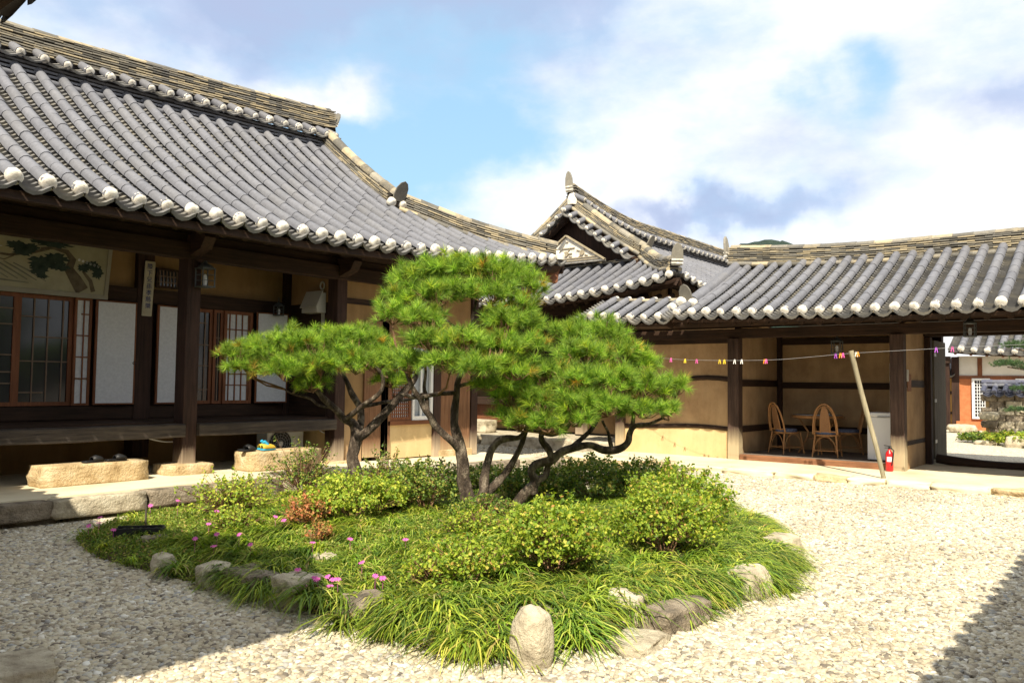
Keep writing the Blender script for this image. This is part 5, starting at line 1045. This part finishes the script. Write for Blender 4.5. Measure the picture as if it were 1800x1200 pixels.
# niwaki beyond the gate
nw = thing('cloud_pruned_pine', 'dark cloud-pruned pine seen through the gate in front of the tiled wall', 'tree', (25, 2.9, 0))
b = MB(); b.tube([(25, 2.3, 0), (25, 2.5, .8), (25, 2.25, 1.6), (25, 2.45, 2.4), (25, 2.4, 3.1)], [.12, .1, .08, .06, .04], 9, noise_amp=.2)
NP = [(25, 2.85, 2.62, .42, .18), (25, 2.2, 2.9, .4, .18), (25, 3.05, 2.15, .48, .14), (25, 2.55, 2.05, .4, .16), (25, 2.75, 1.5, .25, .1), (25, 2.8, .95, .42, .11), (25, 2.3, .9, .4, .12), (25, 1.8, 2.5, .5, .2), (25.2, 2.2, 3.3, .5, .2)]
for p in NP: b.tube([(25, 2.4, p[2]-.15), (25, (2.4+p[1])/2, p[2]-.1), (p[0], p[1], p[2]-.05)], [.04, .03, .02], 6)
b.build('trunk', M['bark'], nw)
V, F_, ti, C, A = needles(NP, 420, 9, L0=.07, nn=34); M['needle_d'] = leafmat('dark_pine_needles', [(0, (.03, .07, .03)), (1, (.08, .14, .06))], .2, attr=True)
bigmesh('needles', V, F_, M['needle_d'], nw, tint=ti)
# --- leafy shrubs
def leaves(C, Nn, size, r, droop=0):
    n = len(C); a1 = unit(np.cross(Nn, unit(r.standard_normal((n, 3))))); a2 = np.cross(Nn, a1); L_ = size*(.4+1.1*r.random(n))[:, None]; w = L_*.36
    p0 = C; p1 = C+a1*L_*.5+a2*w+Nn*L_*.08; p2 = C+a1*L_; p3 = C+a1*L_*.5-a2*w+Nn*L_*.08
    V = np.stack([p0, p1, p2, p3], 1).reshape(-1, 3); return V, np.arange(len(V)).reshape(-1, 4)
def shrub(label, x, y, rx, ry, h, n, m, seed, size=.032, stems=8, cat='shrub', hollow=.62, name='azalea_shrub', loose=0.0):
    r = np.random.default_rng(seed); z0 = mz(x, y); t = thing(name, label, cat, (x, y, z0))
    ns = n//9; d = unit(r.standard_normal((ns, 3))); d[:, 2] = np.abs(d[:, 2])*1.1-.25; d = unit(d)
    lump = 1+.20*np.sin(d@np.array([6, 4, 3])*1.3+seed)+.14*np.sin(d@np.array([-4, 9, 6])*1.6+2*seed)+loose*r.standard_normal(ns)*.5
    rad = (hollow+(1-hollow)*r.random(ns)**.6)*lump; C = np.array([x, y, z0+h*.48])+d*rad[:, None]*np.array([rx, ry, h*.52])
    C[:, 2] = np.maximum(C[:, 2], z0+.04)
    ax = unit(d*.6+np.array([0, 0, .8])+.3*r.standard_normal((ns, 3)))
    # sprigs of nine leaves on a twig
    k = 9; tpos = np.linspace(-.045, .03, k); Cc = (C[:, None, :]+ax[:, None, :]*tpos[None, :, None]+.008*r.standard_normal((ns, k, 3))).reshape(-1, 3)
    Nn = unit(np.repeat(ax, k, 0)*.9+.75*r.standard_normal((ns*k, 3))); V, F_ = leaves(Cc, Nn, size, r)
    bigmesh('leaves', V, F_, m, t)
    b = MB()
    for i in range(stems):
        a = 2*PI*i/stems+r.random(); e = (x+rx*.62*math.cos(a), y+ry*.62*math.sin(a), z0+h*(.45+.3*r.random()))
        b.tube([(x+.03*math.cos(a), y+.03*math.sin(a), z0-.03), (x+rx*.25*math.cos(a+.3), y+ry*.25*math.sin(a+.3), z0+h*.25), e], [.009, .007, .004], 5)
    for j in range(0, ns, max(1, ns//140)): q = C[j]; s_ = (x+(q[0]-x)*.45, y+(q[1]-y)*.45, z0+(q[2]-z0)*.55); b.tube([s_, tuple(q)], [.004, .002], 4, cap=False)
    b.build('stems', M['bark_red'], t); return t
shrub('rounded glossy azalea in the front centre of the bed, above the upright boulder', 4.75, 3.36, .35, .35, .52, 6800, M['azalea'], 1, .028)
shrub('lower yellow-green azalea in front of and left of the rounded one', 4.22, 3.68, .30, .28, .29, 2800, M['azalea'], 2, .026)
shrub('azalea mound at the right side of the bed', 5.95, 3.12, .42, .42, .54, 7500, M['azalea'], 3, .028)
shrub('azalea behind the right mound, reaching toward the gravel', 6.95, 3.50, .52, .44, .58, 7500, M['azalea'], 4, .032)
shrub('dark azalea in the middle of the back hedge behind the snaking limb', 7.75, 4.95, .44, .42, .50, 5200, M['azalea_d'], 5, .034)
shrub('dark azalea at the right of the back hedge', 8.1, 4.45, .42, .42, .50, 5200, M['azalea_d'], 6, .034)
shrub('azalea between the middle and right pine trunks', 7.35, 5.45, .42, .4, .42, 4200, M['azalea_d'], 7, .034)
shrub('dark azalea directly left of the middle pine trunk', 6.1, 5.95, .40, .36, .50, 4800, M['azalea_d'], 8, .030)
shrub('yellow-green azalea at the foot of the left pine', 5.20, 6.02, .52, .38, .44, 6800, M['azalea_y'], 9, .030)
shrub('small azalea with reddish autumn leaves in front of the yellow-green one', 4.70, 6.05, .24, .20, .27, 1700, M['azalea_r'], 10, .024)
shrub('low red-tipped sprig among the flowers', 4.34, 5.46, .12, .10, .18, 450, M['azalea_r'], 17, .022, 4)
shrub('loose azalea in front of the terrace stones, left of the thin bush', 4.55, 7.05, .36, .30, .40, 2500, M['azalea_y'], 11, .028, loose=.5)
shrub('thin open dark bush before the right step stone', 5.9, 7.72, .36, .30, .58, 2000, M['azalea_d'], 12, .028, 12, loose=.6, name='open_bush')
shrub('small thin bush right of the left pine trunk', 6.9, 7.35, .29, .25, .48, 1500, M['azalea_d'], 13, .028, 10, loose=.6, name='open_bush')
shrub('dark low azalea behind the middle pine near the back rim', 7.75, 6.5, .42, .36, .30, 2800, M['azalea_d'], 14, .034)
shrub('small azalea between the left pine trunk and the yellow-green one', 5.75, 6.25, .34, .28, .28, 2200, M['azalea_d'], 15, .03)
shrub('low sprawling azalea left of the front boulder with a red tip', 3.98, 3.80, .22, .2, .24, 1200, M['azalea'], 16, .024, 5)
shrub('pale low azalea in the middle of the bed, before the middle pine', 5.3, 4.55, .34, .28, .24, 2200, M['azalea'], 61, .026)
shrub('dark spreading azalea at the foot of the middle pine, facing the front', 5.95, 5.05, .34, .24, .24, 2200, M['azalea_d'], 62, .028)
shrub('small green azalea among the flowers at the left middle of the bed', 4.15, 6.35, .26, .22, .24, 1500, M['azalea'], 63, .024)
# --- blades (liriope) and fine ground cover
def blades(cl_, per, seed, m, name, Ln=.33, wd=.0055, seg=5):
    r = np.random.default_rng(seed); n = len(cl_)*per; c = np.repeat(cl_, per, 0); base = c[:, :3]+np.c_[.035*r.standard_normal((n, 2)), np.zeros(n)]
    az = r.random(n)*2*PI; bias = c[:, 3:5]; L_ = Ln*c[:, 5]*(.6+.6*r.random(n)); lean = .25+.75*r.random(n)
    hd = np.c_[np.cos(az), np.sin(az)]+bias*1.1; hd /= np.linalg.norm(hd, axis=1, keepdims=True)+1e-6
    tt = np.linspace(0, 1, seg); P_ = np.zeros((n, seg, 3))
    hor = (tt**1.4)[None]*(L_*(.35+.55*lean))[:, None]; ver = (L_*(.95-.3*lean))[:, None]*(tt-(.55+.55*lean)[:, None]*tt**2.2)
    P_[..., 0] = base[:, None, 0]+hd[:, None, 0]*hor; P_[..., 1] = base[:, None, 1]+hd[:, None, 1]*hor; P_[..., 2] = base[:, None, 2]+ver
    gz = mound(P_.reshape(-1, 3)).reshape(n, seg); P_[..., 2] = np.maximum(P_[..., 2], np.maximum(gz, 0)+.004)
    w = wd*(.7+.6*r.random(n))[:, None]*np.array([.7, 1, .95, .7, .08])[None]; sx = -hd[:, 1][:, None]*w; sy = hd[:, 0][:, None]*w
    A_ = P_.copy(); B_ = P_.copy(); A_[..., 0] -= sx; A_[..., 1] -= sy; B_[..., 0] += sx; B_[..., 1] += sy; B_[..., 2] += .001
    V = np.stack([A_, B_], 2).reshape(n, seg*2, 3); q = np.array([[2*i, 2*i+1, 2*i+3, 2*i+2] for i in range(seg-1)]); F_ = (q[None]+(np.arange(n)*seg*2)[:, None, None]).reshape(-1, 4)
    ct = np.repeat(.5+.65*r.random(len(cl_)), per)*(.85+.3*r.random(n)); gt = np.repeat(r.random(len(cl_)), per)*.25; ti = np.ones((n, seg*2, 4)); ti[..., 0] = (ct*(.85+gt))[:, None]; ti[..., 1] = ct[:, None]; ti[..., 2] = (ct*(1.2-gt))[:, None]
    o = bigmesh(name, V.reshape(-1, 3), F_, m, smooth=True, tint=ti.reshape(-1, 4)); return o
def outward(P_):
    c = np.array([6.2, 5.3]); d = P_-c; return d/np.linalg.norm(d, axis=1, keepdims=True)
SHR = [(4.75, 3.34, .26), (4.25, 3.66, .2), (5.95, 3.12, .32), (6.95, 3.5, .38)]
def scatter(n, test, seed, md=0):
    r = np.random.default_rng(seed); P_ = np.c_[3+6.6*r.random(n*6), 2.1+6.6*r.random(n*6)]; k = inside(P_) & test(P_)
    for sx, sy, sr in SHR: k &= (P_[:, 0]-sx)**2+(P_[:, 1]-sy)**2 > sr*sr
    return P_[k][:n]
front = lambda P_: (P_[:, 1] < 4.9-.25*(P_[:, 0]-4)) | ((P_[:, 0] > 5.4) & (P_[:, 1] < 5.0))
Pl = scatter(560, front, 31); ed = edist(Pl); ow = outward(Pl)
cl_ = np.c_[Pl, mound(Pl), ow*np.clip(1.0-ed/1.4, .25, 1)[:, None], np.where(ed < .5, 1.15, .95)]
# clumps hanging out over the rim stones, with gaps between them where the stones show
rc_ = []
def clump(x, y, sx, sy, n, s_):
    for _ in range(n): rc_.append((x+rnd.gauss(0, sx), y+rnd.gauss(0, sy), s_*rnd.uniform(.8, 1.15)))
clump(3.62, 3.42, .14, .16, 16, 1.25); clump(3.62, 2.95, .08, .08, 4, .85); clump(4.12, 2.72, .10, .10, 8, .95); clump(4.35, 3.05, .2, .12, 7, .9)
clump(5.0, 2.72, .22, .10, 14, 1.2); clump(5.45, 2.62, .16, .10, 10, 1.1); clump(6.2, 2.62, .22, .12, 14, 1.2); clump(6.9, 2.85, .2, .14, 12, 1.15); clump(7.7, 3.2, .25, .15, 10, 1.0)
clump(3.62, 5.15, .12, .3, 12, 1.05); clump(3.65, 5.75, .12, .14, 7, .95); clump(8.3, 3.7, .3, .2, 8, .9)
for _ in range(26): clump(rnd.uniform(3.7, 5.0), rnd.uniform(4.0, 6.4), .06, .06, 3, .95)
for _ in range(14): clump(rnd.uniform(4.6, 6.4), rnd.uniform(3.4, 5.2), .06, .06, 4, 1.1)
E_ = np.array([(a, b_) for a, b_, c_ in rc_]); cl_[:, 5] *= .75+.5*rng.random(len(cl_)); cl_ = np.vstack([cl_, np.c_[E_, mound(E_), outward(E_)*1.2, np.array([c_ for a, b_, c_ in rc_])]])
go = blades(cl_, 78, 5, M['grass'], 'liriope_grass'); go['kind'] = 'stuff'; tag(go, 'long arching liriope blades covering the front and right of the bed', 'grass')
backm = lambda P_: ~front(P_) & (P_[:, 1] > 3.9)
Pb = scatter(460, backm, 33); cb = np.c_[Pb, mound(Pb), outward(Pb)*.2, .45+.5*rng.random(len(Pb))]
g2 = blades(cb, 42, 6, M['grass'], 'short_grass', Ln=.33, wd=.005); g2['kind'] = 'stuff'; tag(g2, 'shorter fine grass between the shrubs at the back of the bed', 'grass')
# fine cushion plant at the left, with magenta flowers
def carpet(test, n, seed, L_=.020, hh=.085):
    r = np.random.default_rng(seed); P_ = np.c_[3+3.6*r.random(n*4), 3.0+5.6*r.random(n*4)]; k = inside(P_) & test(P_); P_ = P_[k][:n]; z = mound(P_)
    bumpz = .5+.5*np.sin(P_[:, 0]*9+np.sin(P_[:, 1]*7))*np.sin(P_[:, 1]*8); C = np.c_[P_, z+hh*(.25+.75*bumpz)*r.random(len(P_))**.5]
    Nn = unit(np.array([0, 0, .5])+r.standard_normal((len(P_), 3))); return leaves(C, Nn, L_, r)
def carpet_thing(label, test, n, seed, flowers, loc):
    t = thing('flowering_ground_cover', label, 'plant', loc); V, F_ = carpet(test, n, seed); bigmesh('foliage', V, F_, M['phlox'], t)
    for x, y in flowers:
        z = mz(x, y)+.13+rnd.uniform(0, .05); b = MB(); c = Vector((x, y, z)); nt_ = Vector((rnd.uniform(-.6, 0), rnd.uniform(-.6, 0), 1)).normalized(); u = nt_.cross(Vector((1, 0, 0))).normalized(); w = nt_.cross(u)
        for k in range(9):
            a = 2*PI*k/9+rnd.uniform(-.1, .1); d = u*math.cos(a)+w*math.sin(a); s_ = nt_.cross(d); R__ = rnd.uniform(.022, .03)
            b.add([c, c+d*R__*.6+s_*R__*.22+nt_*.004, c+d*R__, c+d*R__*.6-s_*R__*.22+nt_*.004], [(0, 1, 2, 3)])
        b.tube([(x, y, mz(x, y)), tuple(c-nt_*.002)], .0015, 4, cap=False); b.build('flower', M['petal'], t)
carpet_thing('dark mossy ground cover with magenta flowers at the left tip of the bed', lambda P_: (P_[:, 1] > 6.35) & (P_[:, 0] < 4.6), 42000, 41, [(3.42, 7.35), (3.38, 7.45), (3.36, 6.95), (3.5, 7.5), (3.85, 6.3), (4.3, 7.6), (4.1, 7.75), (4.5, 7.2), (4.2, 6.75)], (3.8, 7.2, .1))
carpet_thing('bright ground cover with magenta flowers in the middle left of the bed', lambda P_: (P_[:, 1] > 4.4) & (P_[:, 1] <= 6.35) & (P_[:, 0] < 5.6), 46000, 42, [(3.65, 5.85), (3.75, 5.7), (3.62, 5.35), (4.3, 6.0), (4.35, 5.95), (4.0, 5.1), (4.2, 4.9), (4.45, 4.55), (3.5, 5.65), (4.7, 6.3), (3.52, 5.95)], (4, 5.4, .1))
carpet_thing('ground cover with a cluster of purple flowers spilling over the front stones', lambda P_: (P_[:, 1] > 3.1) & (P_[:, 1] <= 4.4) & (P_[:, 0] < 4.5), 24000, 43, [(3.42, 4.33), (3.38, 4.25), (3.40, 4.15), (3.46, 4.2), (3.36, 4.35), (3.42, 4.1), (3.5, 4.3), (3.75, 4.25), (3.6, 3.95), (3.62, 3.9), (3.45, 4.55)], (3.6, 3.9, .1))
# --- rim stones
RK = [((3.32, 6.0, .08), (.20, .24, .26), 'rock_pale', .3, 'small rounded tan stone upright at the left rim of the bed'), ((3.38, 5.38, .08), (.28, .36, .27), 'rock_pale', .3, 'pale rounded stone beside the long low boulder'),
 ((3.42, 4.98, .09), (.34, .62, .30), 'rock', .5, 'long low brown boulder in the shaded left rim'), ((3.44, 4.50, .10), (.34, .34, .34), 'rock_pale', .6, 'squarish boulder behind the cluster of purple flowers'),
 ((3.50, 3.86, .08), (.34, .42, .30), 'rock', .5, 'tan boulder half covered by ground cover left of the arching grass'), ((3.55, 3.15, .05), (.36, .60, .20), 'rock_pale', .6, 'low flat sandy stone left of the upright boulder'),
 ((3.54, 2.66, .16), (.25, .26, .45), 'rock_pale', .15, 'upright egg-shaped pale boulder standing at the front of the bed'), ((4.05, 3.0, .12), (.40, .60, .20), 'rock', .6, 'flat grey stone just behind the upright boulder'),
 ((4.50, 2.66, .13), (.28, .32, .28), 'rock_pale', .35, 'grey rounded stone right of the upright boulder'), ((4.68, 2.42, .06), (.62, .30, .26), 'rock', .6, 'dark brown wedge stone at the front right rim'),
 ((4.15, 2.40, .02), (.5, .34, .12), 'rock_pale', .6, 'low pale stone sunk in the gravel right of the upright boulder'), ((5.65, 2.35, .11), (.40, .34, .32), 'rock_pale', .35, 'tan rounded boulder in the arching grass at the right front'),
 ((7.0, 2.55, .13), (.38, .32, .32), 'rock_pale', .35, 'tan boulder at the far right of the bed under overhanging grass'), ((3.60, 6.72, .13), (.26, .20, .16), 'rock', .7, 'angular grey stone below the drain trough'),
 ((4.05, 5.10, .18), (.26, .36, .08), 'rock_pale', .7, 'flat pale stone sunk among the grass behind the long low boulder'), ((3.40, 5.72, .03), (.14, .2, .08), 'rock', .6, 'small flat brown stone at the shaded rim'),
 ((3.75, 3.45, .12), (.3, .40, .12), 'rock_pale', .6, 'pale stone peeping out behind the front arching grass'), ((1.66, 4.52, .0), (.52, .5, .2), 'rock_pale', .7, 'broad flat stone at the lower left corner in the gravel'),
 ((10.95, 7.7, .15), (.30, .30, .5), 'rock', .4, 'rough grey upright stone behind the snaking pine limb')]
for i, (c, s_, m_, bx, lab) in enumerate(RK): tag(stone('boulder', (c[0]-.03*(i < 8), c[1]-.04*(i > 5 and i < 12), c[2]*.8), tuple(q*(.86 if i != 17 else .9) for q in s_), M[m_], None, 300+i, .07 if i == 6 else .15, rot=rnd.uniform(-.3, .3), box=bx, cuts=15), lab, 'rock')
# ================================================================== gravel: loose pebbles lying on the bed
pm = []
def pebble_mat():
    m, nt, b = mat('pebble', .85, .25); oi = nt.nodes.new('ShaderNodeObjectInfo')
    c = ramp(nt, oi.outputs['Random'], [(0, (.15, .13, .11)), (.1, (.29, .25, .19)), (.3, (.43, .37, .27)), (.55, (.53, .47, .34)), (.74, (.57, .53, .43)), (.84, (.33, .33, .32)), (.93, (.55, .47, .34)), (1, (.76, .74, .67))])
    f = objnoise(nt, 60, 4); c = mixc(nt, 1.0, c, ramp(nt, f, [(.3, (.85,)*3), (.7, (1.1,)*3)]), 'MULTIPLY')
    ge = nt.nodes.new('ShaderNodeNewGeometry'); pn = node(nt, 'ShaderNodeTexNoise', Scale=.9, Detail=4.0); nt.links.new(ge.outputs['Position'], pn.inputs['Vector'])
    c = mixc(nt, 1.0, c, ramp(nt, pn.outputs['Fac'], [(.35, (.88, .86, .83)), (.62, (1.06, 1.06, 1.05))]), 'MULTIPLY'); nt.links.new(c, b.inputs['Base Color']); return m
M['pebble'] = pebble_mat()
pc = bpy.data.collections.new('pebble_shapes')
for i in range(8):
    bm = bmesh.new(); bmesh.ops.create_icosphere(bm, subdivisions=2 if i < 4 else 1, radius=.5)
    for v in bm.verts: q = v.co.normalized(); v.co = Vector((q.x, q.y*rnd.uniform(.72, .76), q.z*.48))*(1+.30*noise.noise(q*1.6+Vector((i*5, 0, 0)))); 
    me = bpy.data.meshes.new('pebble'); bm.to_mesh(me); bm.free(); me.materials.append(M['pebble']); me.polygons.foreach_set('use_smooth', [True]*len(me.polygons)); pc.objects.link(bpy.data.objects.new('pebble', me))
n = 640000; P_ = np.c_[.6+12.9*rng.random(n), -1.6+11.0*rng.random(n)]
fwd = P_@np.array([math.cos(yaw), math.sin(yaw)]); lat = P_@np.array([math.sin(yaw), -math.cos(yaw)])
k = (fwd > 2.6) & (np.abs(lat) < .70*fwd+.7) & ~(inside(P_) & (edist(P_) > .10)) & (P_[:, 1] < np.where(P_[:, 0] < 12.2, 8.86, 99))
keepp = np.clip(1.25-.045*fwd, .35, 1); k &= rng.random(n) < keepp; P_ = P_[k]; fwd = fwd[k]
far = rng.random((34000, 2))*np.array([3.2, 7.5])+np.array([12.2, 8.9]); P_ = np.vstack([P_, far]); fwd = np.r_[fwd, np.full(len(far), 15.)]
me = bpy.data.meshes.new('gravel'); me.vertices.add(len(P_)); me.vertices.foreach_set('co', np.c_[P_, .0+.012*rng.random(len(P_))].astype(np.float32).ravel())
me.update(); gv = bpy.data.objects.new('gravel', me); COL.objects.link(gv); gv['kind'] = 'stuff'; tag(gv, 'loose pale pebbles covering the courtyard', 'gravel')
ng = bpy.data.node_groups.new('scatter', 'GeometryNodeTree'); ng.interface.new_socket('Geometry', in_out='INPUT', socket_type='NodeSocketGeometry'); ng.interface.new_socket('Geometry', in_out='OUTPUT', socket_type='NodeSocketGeometry')
gi = ng.nodes.new('NodeGroupInput'); gout = ng.nodes.new('NodeGroupOutput'); iop = ng.nodes.new('GeometryNodeInstanceOnPoints'); ci = ng.nodes.new('GeometryNodeCollectionInfo')
ci.inputs['Collection'].default_value = pc; ci.inputs['Separate Children'].default_value = True; ci.inputs['Reset Children'].default_value = True; iop.inputs['Pick Instance'].default_value = True
rr = ng.nodes.new('FunctionNodeRandomValue'); rr.data_type = 'FLOAT_VECTOR'; rr.inputs[0].default_value = (-.5, -.5, 0); rr.inputs[1].default_value = (.5, .5, 6.283)
rs = ng.nodes.new('FunctionNodeRandomValue'); rs.data_type = 'FLOAT'; rs.inputs[2].default_value = .012; rs.inputs[3].default_value = .033
ri = ng.nodes.new('FunctionNodeRandomValue'); ri.data_type = 'INT'; ri.inputs[4].default_value = 0; ri.inputs[5].default_value = 7
pw = ng.nodes.new('ShaderNodeMath'); pw.operation = 'MULTIPLY'; pw.inputs[1].default_value = 1.0
L_ = ng.links; L_.new(gi.outputs[0], iop.inputs['Points']); L_.new(ci.outputs[0], iop.inputs['Instance']); L_.new(ri.outputs[2], iop.inputs['Instance Index']); L_.new(rr.outputs[0], iop.inputs['Rotation']); L_.new(rs.outputs[1], pw.inputs[0]); L_.new(pw.outputs[0], iop.inputs['Scale']); L_.new(iop.outputs[0], gout.inputs[0])
gm = gv.modifiers.new('scatter', 'NODES'); gm.node_group = ng
# bed of plants beyond the gate
r9 = np.random.default_rng(77)
def farbed(label, x, y, rx, ry, h, n, m, seed):
    global mz; o = mz; mz = lambda a, b_: 0.0; t = shrub(label, x, y, rx, ry, h, n, m, seed, .06, 4, name='low_shrub'); mz = o
farbed('green mounding plant at the left end of the bed beyond the gate', 26.0, 3.9, .4, .5, .30, 2200, M['azalea_d'], 51)
farbed('yellow-green plant in the middle of the bed beyond the gate', 25.4, 3.1, .5, .5, .36, 2400, M['azalea'], 52)
farbed('orange-tinged plant at the right edge of the gate view', 24.9, 2.45, .5, .5, .42, 2200, M['azalea_y'], 53)
for i, (c, s_, lab) in enumerate([((24.7, 2.85, .12), (.4, .5, .36), 'rounded boulder in the bed beyond the gate'), ((25.3, 3.6, .05), (.4, .6, .14), 'flat pale stone edging the bed beyond the gate'), ((24.5, 2.3, .06), (.4, .5, .18), 'low stone at the right of the bed beyond the gate'), ((31.5, 5.2, .15), (.6, .9, .3), 'pale step block before the white lattice door'), ((26.5, 3.7, .75), (.3, .5, .25), 'tan boulder against the rubble wall beyond the gate')]):
    tag(stone('boulder', c, s_, M['rock_pale'], None, 400+i, .1, box=.5), lab, 'rock')
